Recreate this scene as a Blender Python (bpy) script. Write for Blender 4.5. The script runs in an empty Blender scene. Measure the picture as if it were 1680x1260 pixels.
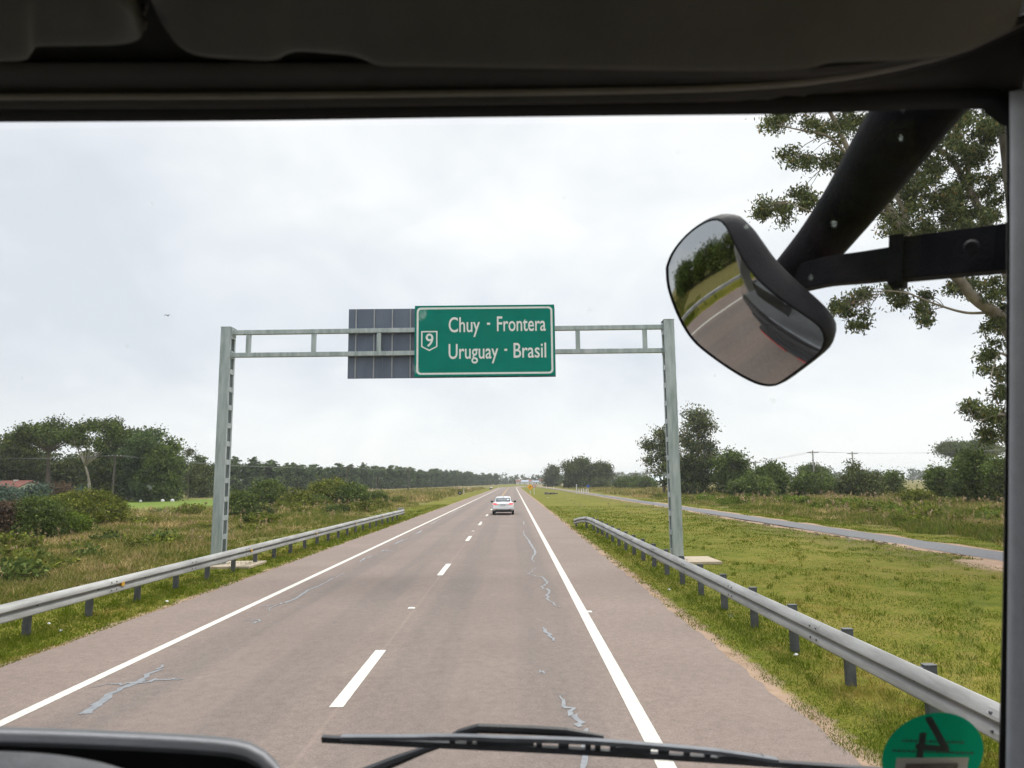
import bpy, bmesh, math, random
import numpy as np
from mathutils import Vector, Matrix
R_=math.radians
scene=bpy.context.scene
col=scene.collection
rng=np.random.default_rng(7); random.seed(7)

# ------------------------------------------------------------------ camera
FPX=1180.0; CAMH=2.68; PITCH=math.atan(161/FPX); ROLL=0.010
cd=bpy.data.cameras.new('camera'); cam=bpy.data.objects.new('camera',cd); col.objects.link(cam)
cd.sensor_width=36; cd.lens=FPX/1680*36; cd.clip_start=0.05; cd.clip_end=9000
CM=Matrix.Rotation(math.pi/2+PITCH,4,'X')@Matrix.Rotation(-ROLL,4,'Z')
cam.matrix_world=Matrix.Translation((0,0,CAMH))@CM
cd.dof.use_dof=True; cd.dof.focus_distance=35; cd.dof.aperture_fstop=7.0
scene.camera=cam
scene.render.resolution_x=1024; scene.render.resolution_y=768
scene.view_settings.view_transform='Standard'; scene.view_settings.look='None'
scene.view_settings.exposure=0.2; scene.view_settings.gamma=1.0
scene.cycles.use_denoising=True
scene.cycles.max_bounces=8; scene.cycles.diffuse_bounces=4; scene.cycles.glossy_bounces=4
scene.cycles.transparent_max_bounces=12; scene.cycles.volume_bounces=0
scene.cycles.sample_clamp_indirect=6.0

# ------------------------------------------------------------------ world: overcast sky
SUN_EL,SUN_AZ=R_(52),R_(28)
w=bpy.data.worlds.new("World"); scene.world=w; w.use_nodes=True
nt=w.node_tree; nt.nodes.clear()
def N(nt,t,**k):
    n=nt.nodes.new(t)
    for a,b in k.items(): setattr(n,a,b)
    return n
def mth(nt,op,a,b=None,c=None,clamp=False):
    n=N(nt,'ShaderNodeMath',operation=op); n.use_clamp=clamp
    for i,v in enumerate((a,b,c)):
        if v is None: continue
        if isinstance(v,(int,float)): n.inputs[i].default_value=v
        else: nt.links.new(v,n.inputs[i])
    return n.outputs[0]
def ramp(nt,f,stops,interp='LINEAR'):
    n=N(nt,'ShaderNodeValToRGB'); cr=n.color_ramp; cr.interpolation=interp
    while len(cr.elements)<len(stops): cr.elements.new(0.5)
    for e,(p,c) in zip(cr.elements,stops):
        e.position=p; e.color=(c[0],c[1],c[2],1) if not isinstance(c,(int,float)) else (c,c,c,1)
    nt.links.new(f,n.inputs[0]); return n.outputs[0]
def mixc(nt,f,a,b,mode='MIX'):
    n=N(nt,'ShaderNodeMix',data_type='RGBA',blend_type=mode)
    for s,v in ((n.inputs[0],f),(n.inputs[6],a),(n.inputs[7],b)):
        if isinstance(v,(int,float)): s.default_value=v
        elif isinstance(v,tuple): s.default_value=(v[0],v[1],v[2],1)
        else: nt.links.new(v,s)
    return n.outputs[2]
def noise(nt,vec,scale,detail=5,rough=.55,dist=0):
    n=N(nt,'ShaderNodeTexNoise'); n.inputs['Scale'].default_value=scale; n.inputs['Detail'].default_value=detail
    n.inputs['Roughness'].default_value=rough; n.inputs['Distortion'].default_value=dist
    if vec is not None: nt.links.new(vec,n.inputs['Vector'])
    return n.outputs['Fac']
def maprange(nt,v,a,b,c=0.,d=1.,smooth=True):
    n=N(nt,'ShaderNodeMapRange'); n.interpolation_type='SMOOTHSTEP' if smooth else 'LINEAR'
    nt.links.new(v,n.inputs[0])
    for i,x in enumerate((a,b,c,d)): n.inputs[i+1].default_value=x
    return n.outputs[0]
sky=N(nt,'ShaderNodeTexSky',sky_type='NISHITA'); sky.sun_disc=False; sky.sun_elevation=SUN_EL; sky.sun_rotation=SUN_AZ
skyc=mixc(nt,1.0,sky.outputs[0],(0.1,0.1,0.1),'MULTIPLY')
tc=N(nt,'ShaderNodeTexCoord'); sp=N(nt,'ShaderNodeSeparateXYZ'); nt.links.new(tc.outputs['Generated'],sp.inputs[0])
zz=mth(nt,'MAXIMUM',sp.outputs[2],0.0)
den=mth(nt,'ADD',zz,0.50)
cv=N(nt,'ShaderNodeCombineXYZ')
nt.links.new(mth(nt,'DIVIDE',sp.outputs[0],den),cv.inputs[0]); nt.links.new(mth(nt,'DIVIDE',sp.outputs[1],den),cv.inputs[1])
cv.inputs[2].default_value=3.7
n1=noise(nt,cv.outputs[0],1.5,5,.5,.5); n2=noise(nt,cv.outputs[0],4.2,6,.55,.6)
nn=mth(nt,'ADD',mth(nt,'MULTIPLY',n1,.7),mth(nt,'MULTIPLY',n2,.3))
# brighter towards the hidden sun (upper right) and in the band above the horizon
nn=mth(nt,'ADD',nn,mth(nt,'MULTIPLY',sp.outputs[0],.16))
cl=ramp(nt,nn,[(.36,(.68,.715,.77)),(.47,(.78,.805,.845)),(.54,(.86,.875,.89)),(.63,(.96,.963,.965))])
hz=maprange(nt,zz,.0,.17,1.,0.)
cl=mixc(nt,mth(nt,'MULTIPLY',hz,.62),cl,(.985,.98,.965))
zen=maprange(nt,zz,.5,.9,1.,2.7)
clz=N(nt,'ShaderNodeVectorMath',operation='SCALE'); nt.links.new(cl,clz.inputs[0]); nt.links.new(zen,clz.inputs['Scale'])
skyfinal=mixc(nt,.94,skyc,clz.outputs[0])
bg=N(nt,'ShaderNodeBackground'); nt.links.new(skyfinal,bg.inputs[0]); bg.inputs[1].default_value=1.0
wo=N(nt,'ShaderNodeOutputWorld'); nt.links.new(bg.outputs[0],wo.inputs[0])

# ------------------------------------------------------------------ sun behind cloud
sd=bpy.data.lights.new('sun','SUN'); so=bpy.data.objects.new('sun',sd); col.objects.link(so)
sd.energy=1.5; sd.angle=R_(20); sd.color=(1,.95,.88)
sv=Vector((math.sin(SUN_AZ)*math.cos(SUN_EL),math.cos(SUN_AZ)*math.cos(SUN_EL),math.sin(SUN_EL)))
so.rotation_euler=sv.to_track_quat('Z','Y').to_euler(); so.location=(0,0,60)

# ------------------------------------------------------------------ helpers
C3=CM.to_3x3()
def ray(px,py): return C3@Vector(((px-840)/FPX,-(py-630)/FPX,-1.0))
def at(px,py,Y):
    d=ray(px,py); t=Y/d.y; return Vector((d.x*t,Y,CAMH+d.z*t))
def gnd(px,py,z=0.0):
    d=ray(px,py); t=(z-CAMH)/d.z; return Vector((d.x*t,d.y*t,z))
def tag(o,label=None,cat=None,group=None,kind=None):
    if label: o['label']=label
    if cat: o['category']=cat
    if group: o['group']=group
    if kind: o['kind']=kind
    return o
def thing(name,label,cat,loc=(0,0,0),rz=0,group=None):
    o=bpy.data.objects.new(name,None); col.objects.link(o); o.location=loc; o.rotation_euler=(0,0,rz); o.empty_display_size=.2
    return tag(o,label,cat,group)
def copy_tree(o,parent=None):
    c=o.copy(); col.objects.link(c); c.parent=parent
    for ch in list(o.children): copy_tree(ch,c)
    return c
def link(name,me,mat,parent=None,smooth=False):
    o=bpy.data.objects.new(name,me); col.objects.link(o)
    if mat is not None and not me.materials: me.materials.append(mat)
    if parent is not None: o.parent=parent
    if smooth: me.polygons.foreach_set('use_smooth',[True]*len(me.polygons))
    return o
def bevel(o,w=.006,seg=2):
    m=o.modifiers.new('bevel','BEVEL'); m.width=w; m.segments=seg; m.limit_method='ANGLE'; m.angle_limit=R_(40); return o
def solid(o,t,off=-1):
    m=o.modifiers.new('solid','SOLIDIFY'); m.thickness=t; m.offset=off; return o
def subsurf(o,l=2):
    m=o.modifiers.new('sub','SUBSURF'); m.levels=l; m.render_levels=l; return o
class MB:
    def __init__(s): s.v=[]; s.f=[]
    def add(s,vs,fs):
        b=len(s.v); s.v+= [tuple(x) for x in vs]; s.f+=[tuple(i+b for i in f) for f in fs]; return s
    def box(s,c,d,rz=0,rx=0,ry=0):
        M=Matrix.Translation(c)@Matrix.Rotation(rz,4,'Z')@Matrix.Rotation(ry,4,'Y')@Matrix.Rotation(rx,4,'X')
        x,y,z=d[0]/2,d[1]/2,d[2]/2
        vs=[M@Vector(p) for p in ((-x,-y,-z),(x,-y,-z),(x,y,-z),(-x,y,-z),(-x,-y,z),(x,-y,z),(x,y,z),(-x,y,z))]
        return s.add(vs,[(0,3,2,1),(4,5,6,7),(0,1,5,4),(1,2,6,5),(2,3,7,6),(3,0,4,7)])
    def tube(s,pts,rad,n=8,cap=True,flat=1.0):
        pts=[Vector(p) for p in pts]; k=len(pts)
        if isinstance(rad,(int,float)): rad=[rad]*k
        vs=[];fs=[]; up=None
        for i,p in enumerate(pts):
            t=(pts[min(i+1,k-1)]-pts[max(i-1,0)])
            if t.length<1e-9: t=Vector((0,0,1))
            t.normalize()
            if up is None:
                up=Vector((0,0,1)) if abs(t.z)<.9 else Vector((1,0,0))
            a=t.cross(up); a.normalize(); b=a.cross(t); b.normalize(); up=b
            for j in range(n):
                q=2*math.pi*j/n; vs.append(p+(a*math.cos(q)+b*math.sin(q)*flat)*rad[i])
        for i in range(k-1):
            for j in range(n):
                fs.append((i*n+j,i*n+(j+1)%n,(i+1)*n+(j+1)%n,(i+1)*n+j))
        if cap: fs.append(tuple(range(n-1,-1,-1))); fs.append(tuple((k-1)*n+j for j in range(n)))
        return s.add(vs,fs)
    def cyl(s,c,r,h,n=16,axis='Z',r2=None):
        c=Vector(c); d={'X':Vector((1,0,0)),'Y':Vector((0,1,0)),'Z':Vector((0,0,1))}[axis]*h/2
        return s.tube([c-d,c+d],[r,r if r2 is None else r2],n)
    def loft(s,rows,closed=False,cap=False):
        n=len(rows[0]); vs=[p for r in rows for p in r]; fs=[]
        for i in range(len(rows)-1):
            for j in range(n if closed else n-1):
                fs.append((i*n+j,i*n+(j+1)%n,(i+1)*n+(j+1)%n,(i+1)*n+j))
        if cap: fs.append(tuple(range(n-1,-1,-1))); fs.append(tuple((len(rows)-1)*n+j for j in range(n)))
        return s.add(vs,fs)
    def prism(s,poly,d):      # polygon of 3D points extruded by vector d
        n=len(poly); a=[Vector(p) for p in poly]; d=Vector(d); b=[p+d for p in a]
        fs=[tuple(range(n-1,-1,-1)),tuple(range(n,2*n))]+[(i,(i+1)%n,n+(i+1)%n,n+i) for i in range(n)]
        return s.add(a+b,fs)
    def build(s,name,mat,parent=None,smooth=False):
        me=bpy.data.meshes.new(name); me.from_pydata(s.v,[],s.f); me.update()
        bm=bmesh.new(); bm.from_mesh(me); bmesh.ops.recalc_face_normals(bm,faces=bm.faces); bm.to_mesh(me); bm.free()
        return link(name,me,mat,parent,smooth)
def autosmooth(o,deg=40):
    me=o.data; me.polygons.foreach_set('use_smooth',[True]*len(me.polygons))
    me.set_sharp_from_angle(angle=R_(deg)); return o
def fastmesh(name,V,F):       # numpy verts (n,3), faces (m,k)
    me=bpy.data.meshes.new(name); k=F.shape[1]
    me.vertices.add(len(V)); me.vertices.foreach_set('co',np.ascontiguousarray(V,dtype=np.float32).ravel())
    me.loops.add(F.size); me.loops.foreach_set('vertex_index',np.ascontiguousarray(F,dtype=np.int32).ravel())
    me.polygons.add(len(F)); me.polygons.foreach_set('loop_start',np.arange(0,F.size,k,dtype=np.int32))
    me.polygons.foreach_set('loop_total',np.full(len(F),k,dtype=np.int32))
    me.update(calc_edges=True); return me
def spline(pts,n):
    P=[np.array(p,float) for p in pts]; L=np.concatenate([[0],np.cumsum([np.linalg.norm(P[i+1]-P[i]) for i in range(len(P)-1)])])
    t=np.linspace(0,L[-1],n); out=[]
    for x in t:
        i=min(max(np.searchsorted(L,x,side='right')-1,0),len(P)-2); u=(x-L[i])/max(L[i+1]-L[i],1e-9)
        p0=P[max(i-1,0)];p1=P[i];p2=P[i+1];p3=P[min(i+2,len(P)-1)]
        out.append(0.5*((2*p1)+(-p0+p2)*u+(2*p0-5*p1+4*p2-p3)*u*u+(-p0+3*p1-3*p2+p3)*u**3))
    return out

# ------------------------------------------------------------------ materials
def base_mat(name):
    m=bpy.data.materials.new(name); m.use_nodes=True; nt=m.node_tree
    return m,nt,nt.nodes['Principled BSDF']
def mat(name,c1,c2=None,scale=6,rough=.6,metal=0,bump=0,bscale=60,spec=.5,detail=6,lo=.35,hi=.65,rvar=0,stretch=None,coat=0):
    m,nt,b=base_mat(name)
    tc=N(nt,'ShaderNodeTexCoord'); v=tc.outputs['Object']
    if stretch:
        mp=N(nt,'ShaderNodeMapping'); nt.links.new(v,mp.inputs[0]); mp.inputs['Scale'].default_value=stretch; v=mp.outputs[0]
    f=noise(nt,v,scale,detail,.6)
    nt.links.new(ramp(nt,f,[(lo,c1),(hi,c2 or tuple(x*.82 for x in c1))]),b.inputs['Base Color'])
    b.inputs['Roughness'].default_value=rough; b.inputs['Metallic'].default_value=metal; b.inputs['Specular IOR Level'].default_value=spec
    b.inputs['Coat Weight'].default_value=coat
    if rvar: nt.links.new(maprange(nt,f,.3,.7,rough-rvar,rough+rvar),b.inputs['Roughness'])
    if bump:
        bn=N(nt,'ShaderNodeBump'); bn.inputs['Strength'].default_value=bump; bn.inputs['Distance'].default_value=.01
        nt.links.new(noise(nt,v,bscale,4,.6),bn.inputs['Height']); nt.links.new(bn.outputs[0],b.inputs['Normal'])
    return m
def leaf_mat(name,stops,trans=.25,nscale=.25,dark=.6):
    m=bpy.data.materials.new(name); m.use_nodes=True; nt=m.node_tree; nt.nodes.clear()
    g=N(nt,'ShaderNodeNewGeometry'); c=ramp(nt,g.outputs['Random Per Island'],stops)
    tc=N(nt,'ShaderNodeTexCoord'); f=noise(nt,tc.outputs['Object'],nscale,4,.6)
    c=mixc(nt,1.0,c,ramp(nt,f,[(.35,dark*1.35),(.65,1.15*1.75)]),'MULTIPLY')
    d=N(nt,'ShaderNodeBsdfPrincipled'); nt.links.new(c,d.inputs['Base Color']); d.inputs['Roughness'].default_value=.7; d.inputs['Specular IOR Level'].default_value=.10
    t=N(nt,'ShaderNodeBsdfTranslucent'); nt.links.new(c,t.inputs[0])
    mx=N(nt,'ShaderNodeMixShader'); mx.inputs[0].default_value=trans
    nt.links.new(d.outputs[0],mx.inputs[1]); nt.links.new(t.outputs[0],mx.inputs[2])
    o=N(nt,'ShaderNodeOutputMaterial'); nt.links.new(mx.outputs[0],o.inputs[0]); return m
GALV=mat('galvanised',(.40,.42,.42),(.26,.275,.275),9,.5,.35,.15,90,rvar=.12)
GALVRAIL=mat('weathered_rail',(.38,.375,.36),(.24,.235,.225),3.2,.6,.2,.12,70,rvar=.1,stretch=(1,.25,2.2))
GALVPOST=mat('post_steel',(.12,.125,.135),(.07,.074,.08),6,.6,.3,.15,60)
GANTRYL=mat('gantry_steel',(.43,.47,.47),(.27,.32,.31),2.2,.5,.3,.12,50,rvar=.1,stretch=(3,3,.5))
CONC=mat('concrete',(.46,.38,.28),(.36,.29,.21),4,.9,0,.3,40)
WHITEPAINT=mat('road_paint',(.66,.635,.57),(.36,.325,.28),22,.8,0,.2,120,lo=.46,hi=.80,detail=9)
RIBPAINT=WHITEPAINT.copy(); RIBPAINT.name='ribbed_road_paint'; nt=RIBPAINT.node_tree; b=nt.nodes['Principled BSDF']; old=b.inputs['Base Color'].links[0].from_socket
g=N(nt,'ShaderNodeNewGeometry'); s3=N(nt,'ShaderNodeSeparateXYZ'); nt.links.new(g.outputs['Position'],s3.inputs[0]); fr=mth(nt,'FRACT',mth(nt,'MULTIPLY',s3.outputs[1],2.6))
nt.links.new(mixc(nt,mth(nt,'MULTIPLY',mth(nt,'LESS_THAN',fr,.07),.4),old,(.33,.30,.27)),b.inputs['Base Color'])
TAR=mat('crack_sealant',(.24,.25,.265),(.165,.17,.18),9,.45,0,.1,40)
GREENSIGN=mat('sign_green',(.0005,.20,.15),(.0005,.17,.128),1.6,.5,0,0,spec=.12)
SIGNWHITE=mat('sign_white',(.74,.75,.72),(.66,.67,.64),8,.45)
SIGNBACK=mat('sign_back',(.135,.16,.21),(.095,.115,.155),1.3,.5,.3,.1,20,stretch=(1,1,.4))
SIGNRIB=mat('sign_rib',(.33,.34,.35),None,4,.5,.3)
BLACKP=mat('black_plastic',(.012,.012,.014),(.02,.02,.022),12,.45,0,.1,200)
ARMBLK=mat('arm_plastic',(.006,.006,.008),(.012,.012,.015),10,.8,0,.25,150,spec=.1)
HOUSBLK=mat('mirror_shell',(.007,.007,.010),(.012,.012,.016),14,.6,0,.15,180,spec=.16)
RUBBER=mat('rubber',(.006,.006,.006),(.010,.010,.010),10,.8)
WIPBLK=mat('wiper_metal',(.03,.03,.033),(.05,.05,.055),20,.45,0,.1,100)
WIPGREY=mat('wiper_frame',(.22,.23,.25),(.14,.145,.16),15,.45,.2,.1,100)
FABRIC=mat('visor_vinyl',(.118,.112,.103),(.094,.089,.081),7,.75,0,.2,300)
VEDGE_LIT=mat('visor_edge_highlight',(.25,.235,.205),(.20,.188,.165),7,.75,0,.2,300)  # visor vinyl made paler: windscreen light on the lower edge, put into the colour
HEADPAN=mat('header_plastic',(.075,.071,.069),(.06,.057,.055),9,.7,0,.15,300)
RIDGE=mat('header_piping',(.30,.28,.25),(.25,.235,.21),9,.6)
LINING=mat('roof_fabric',(.03,.028,.026),(.022,.021,.02),40,.9)
PILLAR=mat('pillar_plastic',(.70,.71,.77),(.62,.63,.68),30,.6,0,.25,400)
DASH=mat('dash_plastic',(.22,.225,.245),(.17,.175,.19),30,.55,0,.2,300)
CABIN=mat('cab_interior',(.30,.29,.28),(.24,.235,.23),6,.8)
TRUCKRED=mat('truck_red',(.42,.03,.015),(.35,.02,.012),3,.35,0,coat=.3)
BARK=mat('bark',(.16,.125,.095),(.08,.065,.05),3,.9,0,.5,20,stretch=(1,1,.3))
PALEBARK=mat('pale_bark',(.33,.29,.235),(.17,.14,.11),1.6,.8,0,.3,12,stretch=(1,1,.35))
L_DARK=leaf_mat('foliage_dark',[(0,(.024,.036,.010)),(.5,(.050,.066,.019)),(.85,(.088,.104,.030)),(1,(.13,.13,.05))])
L_MID=leaf_mat('foliage_mid',[(0,(.030,.048,.010)),(.5,(.066,.094,.020)),(.9,(.115,.145,.034)),(1,(.15,.165,.05))])
L_EUC=leaf_mat('foliage_eucalyptus',[(0,(.028,.042,.018)),(.45,(.066,.084,.034)),(.8,(.115,.132,.050)),(.95,(.16,.155,.06)),(1,(.20,.12,.05))],.3,.5,.65)
L_PLANT=leaf_mat('foliage_plantation',[(0,(.030,.050,.018)),(.5,(.062,.092,.030)),(.9,(.105,.14,.045)),(1,(.13,.16,.055))],.25,.2)
L_BRIGHT=leaf_mat('foliage_bright',[(0,(.045,.07,.008)),(.5,(.085,.125,.014)),(1,(.15,.19,.03))],.3,.8,.6)
L_OLIVE=leaf_mat('foliage_olive',[(0,(.045,.060,.008)),(.5,(.098,.118,.015)),(.9,(.165,.17,.028)),(1,(.21,.18,.05))],.25,.7,.6)
L_GROVE=leaf_mat('foliage_grove',[(0,(.018,.030,.009)),(.45,(.046,.068,.016)),(.85,(.105,.13,.03)),(1,(.15,.165,.045))],.25,.3,.5)
L_RED=leaf_mat('foliage_reddish',[(0,(.05,.03,.022)),(.5,(.085,.055,.035)),(1,(.12,.09,.05))],.2)
L_BLUE=leaf_mat('foliage_bluish',[(0,(.04,.062,.042)),(.5,(.07,.10,.072)),(1,(.11,.14,.11))],.2)
def weed_mat(name,tan,green,sc=.17,lo=.38,hi=.55):
    m=leaf_mat(name,tan,.3,.5,.75); nt=m.node_tree
    d=[n for n in nt.nodes if n.type=='BSDF_PRINCIPLED'][0]; t=[n for n in nt.nodes if n.type=='BSDF_TRANSLUCENT'][0]
    g=[n for n in nt.nodes if n.type=='NEW_GEOMETRY'][0]; old=d.inputs['Base Color'].links[0].from_socket
    gr=ramp(nt,g.outputs['Random Per Island'],green); mp=N(nt,'ShaderNodeMapping'); mp.inputs['Scale'].default_value=(1,.7,1); nt.links.new(g.outputs['Position'],mp.inputs[0]); f=noise(nt,mp.outputs[0],sc,6,.7)
    f=maprange(nt,f,lo,hi); c=mixc(nt,f,old,gr); nt.links.new(c,d.inputs['Base Color']); nt.links.new(c,t.inputs[0]); return m
L_WEED=weed_mat('weed_blades',[(0, (0.121, 0.088, 0.03)), (0.3, (0.23, 0.169, 0.061)), (0.6, (0.338, 0.25, 0.108)), (0.85, (0.446, 0.338, 0.176)), (1, (0.567, 0.446, 0.27))],[(0, (0.074, 0.101, 0.012)), (0.4, (0.135, 0.169, 0.022)), (0.75, (0.216, 0.223, 0.043)), (1, (0.378, 0.297, 0.121))])
L_LAWN=weed_mat('lawn_blades',[(0,(.135,.112,.016)),(.5,(.20,.155,.032)),(1,(.31,.23,.085))],[(0,(.082,.128,.005)),(.5,(.118,.163,.008)),(.85,(.155,.182,.015)),(1,(.24,.22,.05))],.5,.34,.48)
L_SEED=leaf_mat('seed_heads',[(0,(.14,.10,.05)),(.5,(.22,.16,.085)),(1,(.31,.24,.15))],.3)
L_PAMPAS=leaf_mat('pampas_plume',[(0,(.32,.25,.15)),(1,(.52,.43,.30))],.3)

# ------------------------------------------------------------------ setting: ground, roads
def axis(segs):
    out=[]
    for a,b,s in segs: out+=list(np.arange(a,b,s))
    return np.array(out+[segs[-1][1]])
gx=axis([(-2500,-300,220),(-300,-60,20),(-60,-9,1.5),(-9,-7,.5),(-7,3,2),(3,5,.5),(5,40,1.2),(40,300,20),(300,2500,220)])
gy=axis([(-900,-80,80),(-80,0,8),(0,60,1.2),(60,160,4),(160,500,20),(500,3200,150)])
X,Y=np.meshgrid(gx,gy,indexing='ij')
def gz(x,y):
    x=np.asarray(x,float); y=np.asarray(y,float)
    a=np.clip((np.maximum(-8.2-x,x-4.0))/4.0,0,1)      # nothing on the road
    z=.05*np.sin(x*.9+y*.31)*np.sin(y*.47-x*.2)+.04*np.sin(x*2.1+1.3)*np.sin(y*1.3)+.03*np.sin(x*.23+y*.11+2)
    b=1-np.clip(1-np.abs(x-16.6)/2.2,0,1)               # flat under the path
    return z*a*np.minimum(1,b*1.2)-.012
Z=gz(X,Y)
nx,ny=X.shape
V=np.stack([X,Y,Z],-1).reshape(-1,3)
ii,jj=np.meshgrid(np.arange(nx-1),np.arange(ny-1),indexing='ij'); a=(ii*ny+jj).ravel()
F=np.stack([a,a+ny,a+ny+1,a+1],-1)
gm,nt,b=base_mat('ground_soil_grass')
geo=N(nt,'ShaderNodeNewGeometry'); P=geo.outputs['Position']; s3=N(nt,'ShaderNodeSeparateXYZ'); nt.links.new(P,s3.inputs[0])
px_,py_=s3.outputs[0],s3.outputs[1]
nA=noise(nt,P,.22,6,.6); nB=noise(nt,P,2.2,6,.65); nC=noise(nt,P,26,4,.6)
lawn=ramp(nt,mth(nt,'ADD',mth(nt,'MULTIPLY',nA,.5),mth(nt,'MULTIPLY',nB,.5)),[(.34,(.08,.10,.008)),(.46,(.13,.14,.014)),(.57,(.19,.165,.03)),(.68,(.25,.185,.065))])
lawn=mixc(nt,1.0,lawn,ramp(nt,nC,[(.3,.55),(.7,1.3)]),'MULTIPLY')
weed=ramp(nt,nB,[(.3,(.09,.088,.026)),(.5,(.16,.14,.045)),(.7,(.25,.20,.09))])
sand=ramp(nt,nB,[(.3,(.26,.175,.12)),(.7,(.40,.285,.20))])
mud=ramp(nt,nC,[(.3,(.09,.06,.04)),(.7,(.17,.12,.08))])
wob=mth(nt,'MULTIPLY',mth(nt,'SUBTRACT',nB,.5),1.2)
xl=mth(nt,'ADD',px_,mth(nt,'MULTIPLY',mth(nt,'SUBTRACT',nA,.5),4.0))
wl=maprange(nt,xl,-12.6,-11.2,1,0); wr=maprange(nt,xl,20.0,21.0,0,1)
c=mixc(nt,mth(nt,'MAXIMUM',wl,wr),lawn,weed)
# far meadow: bright mown field behind the bushes on the left
fx=mth(nt,'DIVIDE',mth(nt,'ADD',px_,55.0),27.0); fy=mth(nt,'DIVIDE',mth(nt,'SUBTRACT',py_,112.0),36.0)
fd=mth(nt,'ADD',mth(nt,'MULTIPLY',fx,fx),mth(nt,'MULTIPLY',fy,fy))
c=mixc(nt,maprange(nt,fd,.8,1.05,1,0),c,ramp(nt,nA,[(.3,(.10,.16,.02)),(.7,(.17,.21,.045))]))
# mown strip next to the path dries out to brown, bare patches of soil
br=mth(nt,'MULTIPLY',maprange(nt,px_,11.5,15,0,1),maprange(nt,px_,15.6,15.9,1,0))
c=mixc(nt,mth(nt,'MULTIPLY',br,maprange(nt,nB,.42,.6,0,.7)),c,mud)
# sand along the road edges
xs=mth(nt,'ADD',px_,mth(nt,'MULTIPLY',wob,.55))
sr=mth(nt,'MULTIPLY',maprange(nt,xs,3.0,3.2,0,1),maprange(nt,xs,3.42,3.62,1,0))
sl=mth(nt,'MULTIPLY',maprange(nt,xs,-7.75,-7.6,1,0),maprange(nt,xs,-7.95,-7.85,0,1))
se=mth(nt,'MULTIPLY',maprange(nt,xs,15.05,15.3,0,1),maprange(nt,xs,18.0,18.25,1,0))
dx=mth(nt,'DIVIDE',mth(nt,'SUBTRACT',px_,15.6),2.2); dy=mth(nt,'DIVIDE',mth(nt,'SUBTRACT',py_,22.3),2.3)
dd=mth(nt,'ADD',mth(nt,'ADD',mth(nt,'MULTIPLY',dx,dx),mth(nt,'MULTIPLY',dy,dy)),wob)
sp_=maprange(nt,dd,.55,.95,1,0)
sm=mth(nt,'MAXIMUM',mth(nt,'MAXIMUM',sr,sl),mth(nt,'MAXIMUM',se,sp_),clamp=True)
c=mixc(nt,sm,c,sand)
nt.links.new(c,b.inputs['Base Color']); b.inputs['Roughness'].default_value=.95; b.inputs['Specular IOR Level'].default_value=.1
bn=N(nt,'ShaderNodeBump'); bn.inputs['Strength'].default_value=.6; bn.inputs['Distance'].default_value=.05
nt.links.new(mth(nt,'ADD',nB,mth(nt,'MULTIPLY',nC,.5)),bn.inputs['Height']); nt.links.new(bn.outputs[0],b.inputs['Normal'])
tag(link('ground',fastmesh('ground',V,F),gm),kind='structure')

def rp(s,x,z=0.0):       # along the highway: straight, then a long bend to the right
    S0,RAD=330.0,800.0
    if s<=S0: return Vector((x,s,z))
    a=(s-S0)/RAD; return Vector((RAD-(RAD-x)*math.cos(a),S0+(RAD-x)*math.sin(a),z))
def strip(name,x0,x1,z,s_list,material,jag=0,bend=True,thick=0):
    m=MB(); rows=[]
    for s in s_list:
        j0=random.uniform(-jag,jag); j1=random.uniform(-jag,jag)
        rows.append([rp(s,x0+j0,z),rp(s,(x0+x1)/2,z+ (0.03 if jag else 0)),rp(s,x1+j1,z)] if jag else [rp(s,x0,z),rp(s,x1,z)])
    m.loft(rows); return tag(m.build(name,material),kind='structure')
rm,nt,b=base_mat('road_asphalt')
geo=N(nt,'ShaderNodeNewGeometry'); P=geo.outputs['Position']; s3=N(nt,'ShaderNodeSeparateXYZ'); nt.links.new(P,s3.inputs[0])
nA=noise(nt,P,.35,6,.6); nF=noise(nt,P,48,4,.85); nM=noise(nt,P,7,6,.75)
vo=N(nt,'ShaderNodeTexVoronoi'); vo.inputs['Scale'].default_value=70; nt.links.new(P,vo.inputs['Vector'])
mp=N(nt,'ShaderNodeMapping'); mp.inputs['Scale'].default_value=(1.2,.06,1); nt.links.new(P,mp.inputs[0]); nS=noise(nt,mp.outputs[0],1.5,5,.6)
cbase=ramp(nt,nF,[(0.28, (0.087, 0.066, 0.056)), (0.44, (0.198, 0.151, 0.127)), (0.6, (0.246, 0.188, 0.159)), (0.76, (0.359, 0.287, 0.25))])
cwear=ramp(nt,nF,[(0.28, (0.062, 0.052, 0.045)), (0.44, (0.146, 0.118, 0.104)), (0.6, (0.19, 0.154, 0.135)), (0.76, (0.298, 0.248, 0.219))])
def track(xc,wd): return maprange(nt,mth(nt,'ABSOLUTE',mth(nt,'SUBTRACT',s3.outputs[0],xc)),wd*.35,wd,1,0)
tw=mth(nt,'MAXIMUM',mth(nt,'MAXIMUM',track(-4.95,.75),track(-3.15,.75)),mth(nt,'MAXIMUM',track(-1.35,.8),track(.55,.8)))
tw=mth(nt,'MULTIPLY',tw,maprange(nt,mth(nt,'ADD',mth(nt,'MULTIPLY',nS,.6),mth(nt,'MULTIPLY',nA,.4)),.3,.65,.35,1.0))
lane=mth(nt,'MULTIPLY',maprange(nt,s3.outputs[0],-5.9,-5.5,0,.35),maprange(nt,s3.outputs[0],1.1,1.5,1,0))
c=mixc(nt,mth(nt,'MAXIMUM',tw,lane),cbase,cwear)
c=mixc(nt,1.0,c,ramp(nt,nM,[(.32,.86),(.68,1.14)]),'MULTIPLY')
c=mixc(nt,1.0,c,ramp(nt,nA,[(.3,.90),(.7,1.1)]),'MULTIPLY')
c=mixc(nt,maprange(nt,vo.outputs['Distance'],.0,.18,.6,0),c,(.045,.037,.034))
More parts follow.
